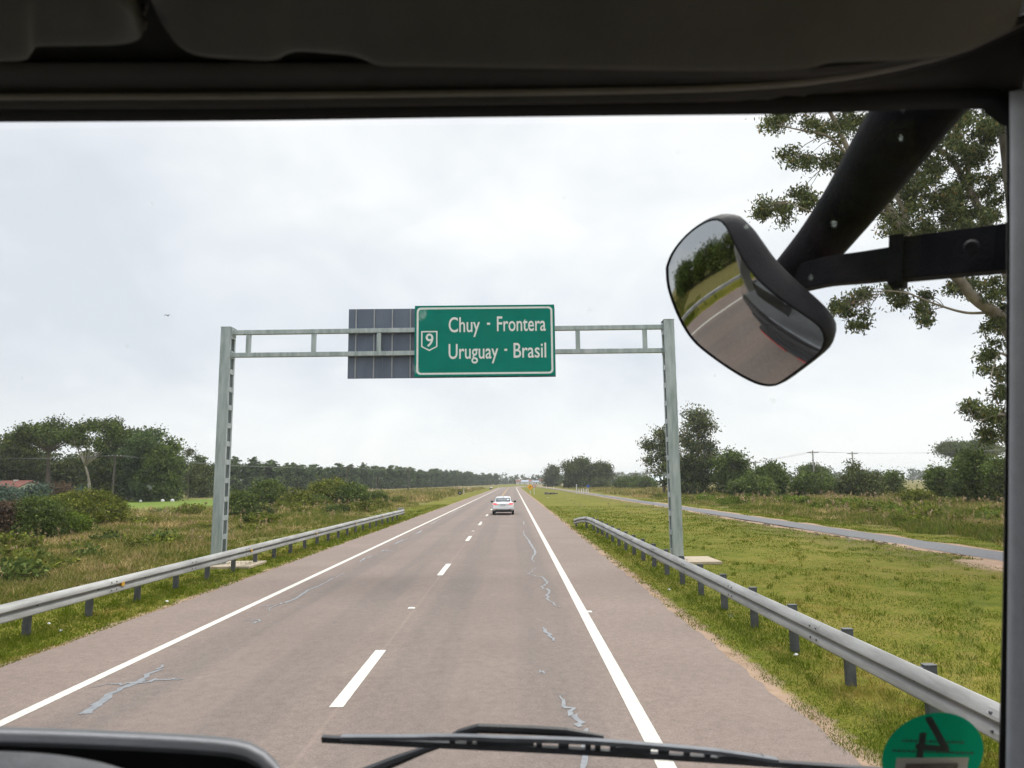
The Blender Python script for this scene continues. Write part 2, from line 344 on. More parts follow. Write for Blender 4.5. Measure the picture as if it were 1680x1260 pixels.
nO=noise(nt,P,1.15,6,.75); c=mixc(nt,maprange(nt,nO,.60,.72,0,.28),c,(.085,.072,.066)); nQ=noise(nt,P,.55,4,.7,1.0); c=mixc(nt,maprange(nt,nQ,.58,.70,0,.22),c,(.27,.21,.17))
seam=maprange(nt,mth(nt,'ABSOLUTE',mth(nt,'SUBTRACT',s3.outputs[0],-2.12)),.0,.05,.18,0)
c=mixc(nt,seam,c,(.36,.27,.22))
nt.links.new(c,b.inputs['Base Color']); b.inputs['Roughness'].default_value=.85; b.inputs['Specular IOR Level'].default_value=.3
bn=N(nt,'ShaderNodeBump'); bn.inputs['Strength'].default_value=.45; bn.inputs['Distance'].default_value=.006
nt.links.new(nF,bn.inputs['Height']); nt.links.new(bn.outputs[0],b.inputs['Normal'])
sl_=list(np.arange(-60,60,.35))+list(np.arange(60,200,2))+list(np.arange(200,1100,10))
strip('road',-7.7,3.27,.0,sl_,rm,jag=.05)
ZR=.034
def road_z(x): return .03*(1-abs(x+2.2)/5.5)
def marking(name,x0,x1,s_list,mt=WHITEPAINT):
    m=MB(); m.loft([[rp(s,x0,road_z(x0)+.004),rp(s,x1,road_z(x1)+.004)] for s in s_list]); return tag(m.build(name,mt),kind='structure')
long_s=list(np.arange(-40,330,6.))+list(np.arange(330,1050,8.))
marking('edge_line',1.33,1.51,long_s,RIBPAINT); marking('edge_line',-5.95,-5.79,long_s)
for k in range(-2,22):
    s=9.05+12.3*k
    if s>300: break
    marking('lane_dash',-2.23,-2.06,[s,s+1.5,s+2.95])
ym=mat('yellow_paint',(.55,.33,.05),(.45,.28,.06),8,.75)
m=MB(); m.loft([[rp(s,-2.2,road_z(-2.2)+.004),rp(s,-2.05,road_z(-2.05)+.004)] for s in np.arange(150,900,8.)]); tag(m.build('no_passing_line',ym),kind='structure')
# bituminous crack sealing snaking over the lanes
seal=MB()
def crack(pix,wid,jit=.022):
    P=[gnd(*p) for p in pix]; Q=[P[i].lerp(P[i+1],k/5)+Vector((random.gauss(0,jit),random.gauss(0,jit*2.5),0)) for i in range(len(P)-1) for k in range(5)]+[P[-1]]; L=len(Q); rows=[]
    wd=wid if isinstance(wid,(list,tuple)) else [wid*.25,wid,wid,wid*.3]
    for i,q in enumerate(Q):
        q=Vector(q); t=Vector(Q[min(i+1,L-1)])-Vector(Q[max(i-1,0)]); t.normalize(); nrm=Vector((-t.y,t.x,0))
        u=i/(L-1)*(len(wd)-1); k=min(int(u),len(wd)-2); wv=(wd[k]+(wd[k+1]-wd[k])*(u-k))*random.uniform(.45,.85)
        z=max(road_z(q.x-.2),road_z(q.x+.2))+.004+.0006*(len(seal.v)%3)
        rows.append([Vector((q.x,q.y,z))-nrm*wv/2,Vector((q.x,q.y,z))+nrm*wv/2])
    seal.loft(rows)
for pix,wd in [
 ([(137,1176),(160,1157),(200,1131),(228.6,1120),(260,1098.6),(268,1092)],[.26,.17,.16,.19,.13,.10,.02]),([(152,1128),(200,1124),(243,1120),(270,1118),(300,1116)],.10),
 ([(441,1005),(450.6,994),(468,990),(490,980.5),(504,969.6),(520,964),(545,950),(565,941)],.10),([(425,996),(450,994)],.07),([(395,1020),(428,1019.6),(413,1025)],.08),
 ([(589,923),(598,917),(608.6,913.6),(623.6,914)],.13),([(624.6,905),(632,903),(649,905.6)],.16),([(647,894),(655.7,889),(668.6,883.6)],.16),([(677,877),(685.7,875),(693,869.6)],.2),
 ([(859,870.7),(861.4,880),(866.8,886.8),(872,896.4),(878.6,907),(872,916.8),(876.4,923)],.12),
 ([(878.6,931.8),(874,939),(863.6,942.5),(891.4,947.8),(897.8,956.4),(889,964),(900,969),(898,983),(907,993),(918,997)],.09),
 ([(893,1030),(901.7,1043),(906.7,1053)],.10),([(884,1103),(895,1105)],.05),
 ([(920,1140),(926.7,1160),(943,1177),(953,1195)],[.015,.07,.16,.10]),([(956,1196),(962,1236),(950,1275)],[.05,.10,.09,.05]),
 ([(705,862),(716,855),(724,851)],.12),([(735,846),(748,838),(760,834)],.14),([(858,855),(860,862)],.1)]:
    crack(pix,wd)
tag(seal.build('crack_sealing',TAR),kind='structure')
# the paved path on the right
pm=mat('path_asphalt',(.155,.153,.16),(.095,.094,.10),18,.85,0,.3,60)
m=MB(); rows=[]
for s in list(np.arange(-40,120,1.))+list(np.arange(120,420,6.)):
    xo=0 if s<110 else -(s-110)**2*.00004
    rows.append([Vector((15.7+xo+random.uniform(-.04,.04),s,.012)),Vector((16.65+xo,s,.03)),Vector((17.6+xo+random.uniform(-.04,.04),s,.012))])
m.loft(rows); tag(m.build('path',pm),kind='structure')
# hazy low hills on the horizon
hm=mat('far_hills',(.07,.10,.08),(.10,.12,.08),.02,.95)
for k,(x0,x1,yy,hh) in enumerate([(-1500,-200,2300,16),(-300,700,2600,14),(500,2300,2400,16)]):
    m=MB(); rows=[]
    for i in range(41):
        x=x0+(x1-x0)*i/40; h=hh*(.55+.45*math.sin(i*.45+k))*min(1,i/4,(40-i)/4)
        rows.append([Vector((x,yy-120,-.5)),Vector((x,yy,h)),Vector((x,yy+150,-.5))])
    m.loft(rows); tag(m.build('hills',hm),kind='structure')

# ------------------------------------------------------------------ grass (nobody could count it)
def blades(name,Pos,h,w,lean,material,label=None,cat='grass'):
    n=len(Pos); a=rng.uniform(0,2*math.pi,n); d=np.stack([np.cos(a),np.sin(a),np.zeros(n)],-1)
    la=rng.uniform(0,2*math.pi,n); le=rng.uniform(.1,1,n)*lean
    tip=Pos+np.stack([np.cos(la)*le*h,np.sin(la)*le*h,h*np.sqrt(np.maximum(.1,1-le*le*.6))],-1)
    mid=Pos*.5+tip*.5+np.stack([np.zeros(n),np.zeros(n),h*.12],-1)
    V=np.stack([Pos-d*w[:,None]/2,Pos+d*w[:,None]/2,mid+d*w[:,None]*.4,tip,mid-d*w[:,None]*.4],1).reshape(-1,3)
    b0=np.arange(n)*5; F=np.stack([b0,b0+1,b0+2,b0+3,b0+4],-1)
    o=link(name,fastmesh(name,V,F),material); return tag(o,label,cat,kind='stuff')
def zone(n,x0,x1,y0,y1,pw):       # denser close to the viewer
    u=rng.uniform(0,1,n); y=(y0**-pw+u*(y1**-pw-y0**-pw))**(-1/pw); return rng.uniform(x0,x1,n),y
def fold(x,y,e): return np.sin(x*1.7+y*.6)*.5+np.sin(y*2.3-x*.4)*.5+e
x1,y1=zone(200000,3.22,15.35,4.5,80,.9); x2,y2=zone(90000,-13.5,-7.72,8,90,.9); x3,y3=zone(26000,18.1,21.8,22,110,.8)
x4,y4=zone(26000,3.22,5.0,5,45,1.0); x5,y5=zone(16000,-9.4,-7.7,9,60,1.0)
x=np.concatenate([x1,x2,x3,x4,x5]); y=np.concatenate([y1,y2,y3,y4,y5])
edge=3.34+.08*np.sin(y*2.1)+.09*np.sin(y*5.3+1)+.07*np.sin(y*.7)
ok=~((x>0)&(x<edge+rng.normal(0,.05,len(x))))&~((x-15.6)**2/4.6+(y-22.3)**2/5.0<.75+.3*np.sin(x*3+y*2))
x,y=x[ok],y[ok]
patch=.62+.38*np.sin(x*.8+np.sin(y*.5)*2)*np.sin(y*.37+x*.2)+.22*np.sin(x*3.1+1.7*np.sin(y*1.9))*np.sin(y*2.3+np.sin(x*2.2))
ok=(patch+rng.normal(0,.12,len(x)))>.14; x,y,patch=x[ok],y[ok],patch[ok]
tx,ty=zone(800,3.6,15.0,5,60,.9); t2x,t2y=zone(1100,-13,-7.9,9,70,.9); tx=np.concatenate([tx,t2x]); ty=np.concatenate([ty,t2y]); per=14
hx=np.repeat(tx,per)+rng.normal(0,.05,len(tx)*per); hy=np.repeat(ty,per)+rng.normal(0,.05,len(tx)*per); k=hx>3.5
k|=hx<0; hx,hy=hx[k],hy[k]
blades('grass_tufts',np.stack([hx,hy,gz(hx,hy)-.005],-1),rng.uniform(.07,.17,len(hx)),(.005+.004*rng.random(len(hx)))*np.clip(hy/9,1,6),.9,L_LAWN,'longer grass tufts standing in the mown verge')
n=len(x)
h=(.022+.03*rng.random(n))*(.6+.8*patch)*np.clip(y/30,.85,1.6); near=np.where((x>3.9)&(x<4.9)|(x<-8.3)&(x>-9.2),1.35,1.0)
blades('grass',np.stack([x,y,gz(x,y)-.005],-1),h*near,(.005+.005*rng.random(n))*np.clip(y/9,1,6),.95,L_LAWN,'short mown grass on both road verges')
def tufts(n,x0,x1,y0,y1,pw,per,hh):
    cx,cy=zone(n,x0,x1,y0,y1,pw); return cx,cy
def weeds(name,spec,label,mat_=L_WEED):
    PX=[];PY=[];HH=[]
    for n,x0,x1,y0,y1,pw,per,h0,h1 in spec:
        cx,cy=zone(n,x0,x1,y0,y1,pw); hs=rng.uniform(h0,h1,n)*(.75+.35*np.sin(cx*.35+1)*np.sin(cy*.23)+.15)
        sp=rng.normal(0,1,(n*per,2))*.16*np.repeat(np.clip(cy/30,1,3),per)[:,None]
        PX.append(np.repeat(cx,per)+sp[:,0]); PY.append(np.repeat(cy,per)+sp[:,1]); HH.append(np.repeat(hs,per)*rng.uniform(.5,1.15,n*per))
    x=np.concatenate(PX);y=np.concatenate(PY);h=np.concatenate(HH)
    edgeL=-11.8-1.0*np.sin(y*.21)-.6*np.sin(y*.7+2); edgeR=20.2+.9*np.sin(y*.19)+.5*np.sin(y*.63)
    ok=((x<edgeL)|(x>edgeR))&((x+55)**2/27**2+(y-112)**2/36**2>.95); x,y,h=x[ok],y[ok],h[ok]
    # short near the mown edge
    e=np.where(x<0,(-11-x)/2.5,(x-19.5)/2.5); h=h*np.clip(.35+.65*e,.35,1)
    blades(name,np.stack([x,y,gz(x,y)-.01],-1),h,(.010+.010*rng.random(len(x)))*np.clip(y/20,1,5),.95,mat_,label,'weeds')
weeds('tall_grass',[(17000,-32,-11,16,130,.6,12,.18,.42),(7000,-60,-20,25,130,.3,9,.3,.6),(3500,-40,-10.5,110,330,.3,8,.6,1.2)],'tall dry weeds and seeding grass left of the road')
weeds('tall_grass',[(15000,19,42,24,140,.6,12,.25,.62),(4500,30,75,60,200,.3,9,.4,.8),(2500,17,60,140,380,.3,8,.6,1.1)],'tall dry weeds and seeding grass beyond the paved path')
weeds('green_weeds',[(1100,-30,-11,16,90,.6,16,.2,.45),(1300,20,38,26,95,.6,18,.3,.7)],'leafy green weeds among the dry grass',L_BRIGHT)
def seeds(n,x0,x1,y0,y1,h0,h1,label):
    cx,cy=zone(n,x0,x1,y0,y1,.5); k=np.sin(cx*.5+cy*.21)+np.sin(cy*.33-cx*.17)>-.3; cx,cy=cx[k],cy[k]
    ok=((cx<-13)|(cx>21.5))&((cx+55)**2/27**2+(cy-112)**2/36**2>1.0); cx,cy=cx[ok],cy[ok]; h=rng.uniform(h0,h1,len(cx))
    base=np.stack([cx,cy,gz(cx,cy)],-1); lean=rng.normal(0,.14,(len(cx),2))*h[:,None]; top=base+np.stack([lean[:,0],lean[:,1],h],-1)
    per=7; P=np.repeat(top,per,0)+rng.normal(0,1,(len(top)*per,3))*np.array([.045,.045,.11])
    V1,F1=leaf_quads(P,rng.uniform(.05,.12,len(P))*np.clip(P[:,1]/35,1,3),3.0,-.5)
    w=.008*np.clip(cy/25,1,4); a=rng.uniform(0,6.28,len(cx)); d=np.stack([np.cos(a),np.sin(a),0*a],-1)*w[:,None]/2
    V2=np.stack([base-d,base+d,top+d*.5,top-d*.5],1).reshape(-1,3); q=np.arange(len(cx))*4; F2=np.stack([q,q+1,q+2,q+3],-1)+len(V1)
    tag(link('seed_stems',fastmesh('seed_stems',np.concatenate([V1,V2]),np.concatenate([F1,F2])),L_SEED),label,'weeds',kind='stuff')
# soil clods turned up beside the path
m=MB()
for k in range(130):
    y=random.uniform(24,60) if k<90 else random.uniform(60,130); x=15.2+random.gauss(0,.18) if k<90 else random.uniform(7,13.5); r=random.uniform(.04,.13)*(1.4 if y>60 else 1)
    p=Vector((x,y,float(gz(x,y)))); q=[]
    for i in range(7):
        a=2*math.pi*i/7; q.append(p+Vector((math.cos(a)*r*random.uniform(.7,1.3),math.sin(a)*r*random.uniform(.7,1.3),0)))
    t=p+Vector((0,0,r*.45)); mid=[(p+(v-p)*.75)+Vector((0,0,r*random.uniform(.2,.4))) for v in q]
    m.add(q+mid+[t],[(i,(i+1)%7,7+(i+1)%7,7+i) for i in range(7)]+[(7+i,7+(i+1)%7,14) for i in range(7)])
tag(m.build('soil_clods',mat('clod_soil',(.15,.11,.065),(.09,.065,.04),8,.95)),'dark clods of soil turned up beside the paved path','soil',kind='stuff')

# ------------------------------------------------------------------ trees
def leaf_quads(P,size,aspect=2.0,droop=0.0,flat=0.0):
    n=len(P); t=rng.normal(0,1,(n,3)); t[:,2]=t[:,2]*(1-flat)-droop*1.6; t/=np.linalg.norm(t,axis=1)[:,None]+1e-9
    r=rng.normal(0,1,(n,3)); b=np.cross(t,r); b/=np.linalg.norm(b,axis=1)[:,None]+1e-9
    L=size[:,None]*.5*aspect**.5; W=size[:,None]*.5/aspect**.5
    V=np.stack([P-t*L,P+b*W,P+t*L,P-b*W],1).reshape(-1,3); q=np.arange(n)*4
    return V,np.stack([q,q+1,q+2,q+3],-1)
def crown_points(blobs,n,per,csize,shell=.5,flatc=.7):
    wts=np.array([b[6] if len(b)>6 else (b[3]*b[4]*b[5])**.67 for b in blobs]); wts=wts/wts.sum()
    nc=max(1,n//per); idx=rng.choice(len(blobs),nc,p=wts); B=np.array([b[:6] for b in blobs],float)[idx]
    d=rng.normal(0,1,(nc,3)); d/=np.linalg.norm(d,axis=1)[:,None]
    r=shell+(1-shell)*rng.random(nc)**.6; cc=B[:,:3]+d*r[:,None]*B[:,3:6]
    pts=np.repeat(cc,per,0)+rng.normal(0,1,(nc*per,3))*csize*np.array([1,1,flatc])*np.repeat(rng.uniform(.6,1.3,nc),per)[:,None]
    return pts
def crown_mesh(name,blobs,n,per,csize,leaf,aspect=1.8,droop=0,shell=.5,floor=None):
    P=crown_points(blobs,n,per,csize,shell)
    if floor is not None: P=P[P[:,2]>floor]
    s=leaf*rng.uniform(.6,1.4,len(P)); V,F=leaf_quads(P,s,aspect,droop); return fastmesh(name,V,F)
def limb(m,a,b,r0,r1,sag=.12,n=6,k=6):
    a=Vector(a);b=Vector(b); L=(b-a).length; off=Vector((random.uniform(-1,1),random.uniform(-1,1),random.uniform(.2,1)))*L*sag
    pts=[a.lerp(b,i/k)+off*math.sin(math.pi*i/k)+Vector((random.uniform(-1,1),random.uniform(-1,1),0))*L*.012*(0<i<k) for i in range(k+1)]
    m.tube(pts,[r0+(r1-r0)*i/k for i in range(k+1)],n,cap=True); return pts
def tree(name,label,X,Y,blobs,trunk,leaves,leafmat,n,per,cs,leaf,bark=BARK,group=None,cat='tree',droop=0,shell=.5,r0=.22,aspect=1.8,floor=None):
    n=int(n*1.9); leaf*=.76; cs*=.92; per=int(per*2.3)
    t=thing(name,label,cat,(X,Y,float(gz(X,Y))),0,group)
    m=MB(); top=trunk[-1]
    if len(trunk)>1: m.tube(spline(trunk,8),[r0*(1-.55*i/7) for i in range(8)],8)
    for bl in blobs:
        c=Vector(bl[:3]); s=Vector(trunk[-1]) if c.z>trunk[-1][2]*.8 else Vector(trunk[-1]).lerp(Vector(trunk[0]),.35)
        limb(m,s,c-Vector((0,0,bl[5]*.3)),r0*.42,r0*.08)
        for q in range(2):
            limb(m,c-Vector((0,0,bl[5]*.4)),c+Vector((random.uniform(-.8,.8)*bl[3],random.uniform(-.8,.8)*bl[4],random.uniform(0,.7)*bl[5])),r0*.12,r0*.03)
    m.build('trunk',bark,t,True)
    link('crown',crown_mesh('crown',blobs,n,per,cs,leaf,aspect,droop,shell,floor),leafmat,t)
    return t
def umbrella_blobs(h,rad,n=9,th=.16):
    B=[]
    for i in range(n):
        a=2*math.pi*i/n+random.uniform(-.3,.3); r=rad*random.uniform(.35,.75) if i<n-2 else rad*random.uniform(0,.3)
        z=h*(1-th*.75)-(r/rad)**2*h*.30+random.uniform(-.05,.03)*h; B.append((r*math.cos(a),r*math.sin(a),z,rad*random.uniform(.20,.33),rad*random.uniform(.20,.33),h*th*random.uniform(.4,.8)))
    return B
def dense_blobs(h,rad,n=10,low=.2):
    B=[]
    for i in range(n):
        f=(i+.5)/n; z=h*(low+(.86-low)*f); rr=rad*(.45+.9*math.sin(math.pi*min(1,.18+.72*f)))*.55; a=i*2.4+random.uniform(-.4,.4)
        B.append((rr*math.cos(a)*random.uniform(.5,1),rr*math.sin(a)*random.uniform(.5,1),z,rad*random.uniform(.27,.46),rad*random.uniform(.27,.46),h*random.uniform(.075,.13)))
    return B
def sparse_blobs(h,rad,n=8,low=.45):
    B=[]
    for i in range(n):
        f=(i+.5)/n; z=h*(low+(.95-low)*f); a=i*2.4+random.uniform(-.6,.6); rr=rad*random.uniform(.35,.9)*(1.1-.6*f)
        B.append((rr*math.cos(a),rr*math.sin(a),z,rad*random.uniform(.2,.36),rad*random.uniform(.2,.36),h*random.uniform(.045,.08)))
    return B
def place(px,base_top,Y):          # column in the picture and distance -> X and height
    p=at(px,base_top,Y); return p.x,p.z
def T(kind,px,topy,Y,wpx,label,name,leafmat,n,leaf,group=None,cs=None,bark=BARK,low=None,r0=.22,k=None,cat='tree'):
    X,h=place(px,topy,Y); rad=wpx/2*Y/FPX
    if kind=='umbrella': B=umbrella_blobs(h,rad,k or 10); tr=[(0,0,-.1),(random.uniform(-.3,.3),0,h*.3),(random.uniform(-.6,.6),0,h*.58)]
    elif kind=='dense': B=dense_blobs(h,rad,k or 12,low if low is not None else .18); tr=[(0,0,-.1),(.1,0,h*.3),(0,.1,h*.7)]
    elif kind=='sparse': B=sparse_blobs(h,rad,k or 10,low if low is not None else .4); tr=[(0,0,-.1),(random.uniform(-.4,.4),0,h*.35),(random.uniform(-.6,.6),0,h*.72)]
    elif kind=='bush':
        B=[(0,0,h*.42,rad*.9,rad*.8,h*.56,rad*rad*2.4)]
        for i in range(k or 7):
            a=i*2.4; B.append((rad*.6*math.cos(a),rad*.5*math.sin(a),h*random.uniform(.3,.62),rad*.40,rad*.40,h*random.uniform(.22,.32),rad*rad*.35))
        tr=[(0,0,-.05),(0,0,h*.25)]
    return tree(name,label,X,Y,B,tr,None,leafmat,n,24 if kind!='bush' else 14,cs or leaf*1.8,leaf,bark,group,cat,.25 if kind in('sparse',) else 0,.55 if kind!='bush' else .78,r0,1.8,.02)
LC='trees of the grove on the left'
T('dense',15,707,132,95,'dark dense tree behind the red roofed house at the left edge','shade_tree',L_DARK,6500,.5,LC,r0=.3)
T('umbrella',88,684,124,130,'broad flat topped umbrella tree, tallest crown of the left grove','umbrella_tree',L_GROVE,5600,.40,LC,r0=.4,k=17)
T('dense',60,738,140,100,'low dark tree filling the shade under the umbrella tree','shade_tree',L_DARK,5000,.55,LC,low=.05)
T('dense',128,742,142,90,'low dark tree behind the pale trunk at the left grove','shade_tree',L_DARK,4500,.55,LC,low=.05)
X,h=place(150,688,117)
tree('gum_tree','pale trunked gum tree forking low with a see-through crown in the left grove',X,117,
 [(-3.0,0,h*.84,1.5,1.4,.7),(-.4,.3,h*.93,1.9,1.8,.8),(2.4,-.2,h*.91,1.9,1.8,.8),(4.2,.5,h*.82,1.5,1.4,.7),(1.6,-.8,h*.72,1.1,1.1,.9),(3.2,-.3,h*.66,.9,.9,.6),(-1.9,.6,h*.70,.8,.8,.5)],
 [(.5,0,-.1),(.45,0,h*.18),(.1,0,h*.32),(-.5,0,h*.44)],None,L_GROVE,2000,22,.55,.36,PALEBARK,LC,r0=.30)
T('dense',205,694,134,100,'tall dark tree right of the pale trunked gum in the left grove','shade_tree',L_GROVE,6500,.48,LC,low=.12,r0=.3)
T('dense',238,697,128,92,'tallest tree at the right of the left grove, behind the bright field','shade_tree',L_PLANT,7500,.46,LC,low=.05,r0=.3)
T('dense',272,716,126,66,'rounded greener tree closing the right end of the left grove','shade_tree',L_MID,5500,.45,LC,low=.05)
T('dense',182,752,130,70,'low dark tree behind the dark timber pole on the left','shade_tree',L_DARK,4000,.5,LC,low=.02)
T('sparse',313,735,150,48,'thin bare looking tree between the left grove and the plantation','thin_tree',L_DARK,520,.4,LC,k=7,r0=.12)
T('dense',330,757,160,60,'small dark tree between the thin tree and the left gantry post','shade_tree',L_DARK,3500,.5,LC,low=.05)
T('sparse',182,688,131,44,'open ragged crown rising between the pale trunked gum and the tall dark tree','gum_tree',L_GROVE,1500,.4,LC,k=9,r0=.16,low=.55)
# right hand trees
RC='trees standing beyond the paved path'
T('sparse',1085,697,140,72,'ragged open gum tree showing left of the right gantry post','gum_tree',L_EUC,3600,.42,RC,k=14,r0=.3,low=.25)
T('sparse',1146,666,134,82,'tallest ragged gum tree, just right of the right gantry post','gum_tree',L_EUC,4600,.42,RC,k=18,r0=.35,low=.3)
T('dense',1128,745,132,95,'dark dense tree at the foot of the tallest ragged gum tree','shade_tree',L_DARK,7000,.45,RC,low=.03)
T('dense',1200,735,126,62,'rounded dark tree to the right of the tallest ragged gum tree','shade_tree',L_MID,6000,.42,RC,low=.05)
T('dense',1262,759,114,62,'low broad tree left of the nearer power pole on the right','shade_tree',L_MID,6000,.38,RC,low=.03)
T('umbrella',1332,763,185,52,'small flat topped tree in front of the nearer power pole on the right','umbrella_tree',L_MID,2200,.45,RC)
T('bush',1334,778,108,72,'wide dark shrub below the small flat topped tree','shrub',L_MID,6500,.34,RC,cat='shrub')
T('bush',1232,784,106,64,'low dark shrub in the hedge line left of the power poles','shrub',L_MID,5200,.34,RC,cat='shrub')
T('bush',1412,776,104,62,'wide dark shrub in front of the farther power pole','shrub',L_DARK,6500,.34,RC,cat='shrub')
T('sparse',1400,757,106,26,'spindly sapling rising out of the wide dark shrub','sapling',L_MID,700,.3,RC,k=6,r0=.08)
T('sparse',1465,772,112,30,'small loose tree in the gap before the hazy fields','sapling',L_MID,1700,.32,RC,k=9,r0=.1,low=.15)
T('dense',1541,764,80,36,'rounded young tree left of the leafy pair near the windscreen edge','young_tree',L_MID,5200,.26,RC,low=.02,r0=.14)
T('dense',1588,732,74,56,'leafy green tree pair, tallest by the right windscreen edge','young_tree',L_MID,9500,.26,RC,low=.02,r0=.18)
T('dense',1640,746,70,56,'leafy green tree half hidden by the windscreen pillar','young_tree',L_MID,6000,.26,RC,low=.02,r0=.18)
T('bush',1500,806,78,50,'low olive bush left of the rounded young tree','shrub',L_OLIVE,3800,.22,RC,cat='shrub')
T('umbrella',1590,723,255,140,'far bluish umbrella pine behind the leafy young trees','umbrella_tree',L_DARK,8000,.75,RC,r0=.5,k=12)
# trees in the middle distance
MC='trees by the road ahead'
T('sparse',907,764,395,24,'slim tree, first of the clump ahead beside the road','gum_tree',L_DARK,1500,.9,MC,k=8,low=.3)
T('dense',908,782,400,30,'low dark tree below the slim tree ahead','shade_tree',L_DARK,1600,.9,MC,low=.02)
T('dense',948,748,300,58,'largest dark tree of the clump ahead, behind the bollards','shade_tree',L_DARK,6500,.8,MC,low=.02,r0=.5)
T('sparse',988,761,300,34,'open crowned tree right of the largest tree ahead','gum_tree',L_DARK,2600,.7,MC,k=10,low=.45,r0=.3)
T('bush',985,786,285,32,'rounded bush under the open crowned tree ahead','shrub',L_DARK,1800,.6,MC,cat='shrub')
T('bush',1026,783,250,34,'clipped looking bush, left one of the row before the white house','shrub',L_MID,2200,.5,MC,cat='shrub')
T('bush',1045,782,252,28,'clipped looking bush, middle one of the row before the white house','shrub',L_MID,1800,.5,MC,cat='shrub')
T('bush',1062,783,250,30,'clipped looking bush, right one of the row before the white house','shrub',L_MID,1800,.5,MC,cat='shrub')
# bushes on the left verge
BC='bushes in the weeds on the left verge'
T('bush',142,806,48,128,'largest round olive green bush in the weeds at far left','bush',L_OLIVE,22000,.13,BC,cat='bush')
T('bush',60,815,38,88,'dark olive bush with bare stems left of the largest round bush','bush',L_MID,11000,.12,BC,cat='bush')
T('bush',120,846,40,52,'small bright yellow green bush below the largest round bush','bush',L_BRIGHT,4500,.12,BC,cat='bush')
T('bush',4,824,37,52,'reddish brown bush at the left edge of the windscreen','bush',L_RED,4200,.14,BC,cat='bush')
T('bush',440,789,92,52,'dark round bush just right of the left gantry post','bush',L_MID,5200,.3,BC,cat='bush')
T('bush',545,787,95,66,'larger dome bush of the pair midway along the left guard rail','bush',L_OLIVE,7500,.28,BC,cat='bush')
T('bush',580,796,92,46,'smaller dome bush of the pair midway along the left guard rail','bush',L_MID,4500,.28,BC,cat='bush')
T('bush',392,811,64,50,'low green bush behind the left gantry post','bush',L_MID,3500,.22,BC,cat='bush')
T('bush',485,806,88,40,'low pale olive bush between the dark round bush and the dome pair','bush',L_OLIVE,3000,.26,BC,cat='bush')
T('bush',430,833,60,24,'small dark bush low in the dry grass near the left gantry post','bush',L_DARK,1500,.18,BC,cat='bush')
T('bush',620,806,96,24,'small bush at the foot of the pampas plumes','bush',L_MID,1400,.25,BC,cat='bush')
GC='garden shrubs before the red roofed house'
T('bush',12,798,92,44,'spiky grey blue garden shrub below the red roof','garden_shrub',L_BLUE,2600,.32,GC,cat='shrub')
T('bush',60,795,95,44,'grey blue garden shrub between the red roof and the largest round bush','garden_shrub',L_BLUE,2600,.32,GC,cat='shrub')
T('bush',92,793,97,50,'reddish garden shrub next to the grey blue one','garden_shrub',L_RED,2600,.3,GC,cat='shrub')
T('bush',132,800,99,34,'clipped grey blue hedge bush by the pale trunk','garden_shrub',L_BLUE,2200,.28,GC,cat='shrub')
KC='trees behind the truck on the left'
for k,(x,y,h,r) in enumerate([(-25,-14,7,4.5),(-26,-8,6,4.5),(-26,-2,6.5,4.5),(-25.5,4,7,4.5),(-26,10,6,4),(-26,17,6.5,4),(-26,23,6,4),(-20,-26,9,5),(-21,-42,10,5.5),(-17,-20,5,3.5)]):
    tree('roadside_tree','leafy tree on the left roadside behind the truck, seen only in the kerb mirror',x,y,dense_blobs(h,r,10,.1),[(0,0,-.1),(.1,0,h*.3),(0,.1,h*.7)],None,L_MID,2600,24,.9,.5,BARK,KC)
def scrub(n,x0,x1,y0,y1,mt,label,nl,leaf):
    cx,cy=zone(n,x0,x1,y0,y1,.5); ok=((cx<-13.5)|(cx>22))&((cx+55)**2/27**2+(cy-112)**2/36**2>1.0); cx,cy=cx[ok],cy[ok]
    B=[]
    for x,y in zip(cx,cy):
        r=random.uniform(.35,1.0)*min(1.8,max(1,y/45)); h=r*random.uniform(.45,.8); B.append((x,y,h*.5,r,r,h*.6,r*r))
    tag(link('scrub',crown_mesh('scrub',B,nl,14,.13,leaf,1.6,0,.6,.02),mt),label,'scrub',kind='stuff')
scrub(60,-32,-13,18,110,L_OLIVE,'low olive scrub mixed into the weeds on the left verge',26000,.13)
scrub(30,-34,-13.5,20,120,L_MID,'low dark green scrub mixed into the weeds on the left verge',16000,.13)
scrub(55,22,46,28,130,L_OLIVE,'low olive scrub mixed into the weeds beyond the paved path',26000,.14)
scrub(40,21.5,36,30,100,L_BRIGHT,'low bright green scrub mixed into the weeds beyond the paved path',14000,.14)
# plantation wood: rows of tall slim trees that run off beside the road
protos=[]
PT='slim tree in the dense plantation row left of the road'; PG='plantation trees in the row left of the road'
def plantation_tree(h):
    B=[]
    for i in range(9):
        f=i/8; z=h*(.14+.78*f); rr=1.75*(1.0-.5*f*f); a=i*2.4
        B.append((rr*.5*math.cos(a),rr*.5*math.sin(a),z,rr*.75,rr*.75,h*.075))
    return tree('plantation_tree',PT,0,0,B,[(0,0,-.1),(.05,.05,h*.45),(0,0,h*.9)],None,L_PLANT,1500,20,.42,.55,BARK,PG,r0=.13)
line=[(-108,190),(-92,235),(-60,363),(-44,520),(-30,640),(-14,745)]
LN=spline([(a,b,0) for a,b in line],260)
cnt=0
for i,p in enumerate(LN):
    for row in range(1):
        if i%2==0 and i<200 or i%2==1:
            x=p[0]-random.uniform(0,7); y=p[1]+random.uniform(-2,2)
            if len(protos)<5: o=plantation_tree(10.8); protos.append(o)
            else: o=copy_tree(protos[cnt%5])
            s=random.uniform(.80,1.15); o.location=(x,y,0); o.scale=(s*random.uniform(1.1,1.7),)*2+(s,); o.rotation_euler=(0,0,random.uniform(0,6.28)); cnt+=1
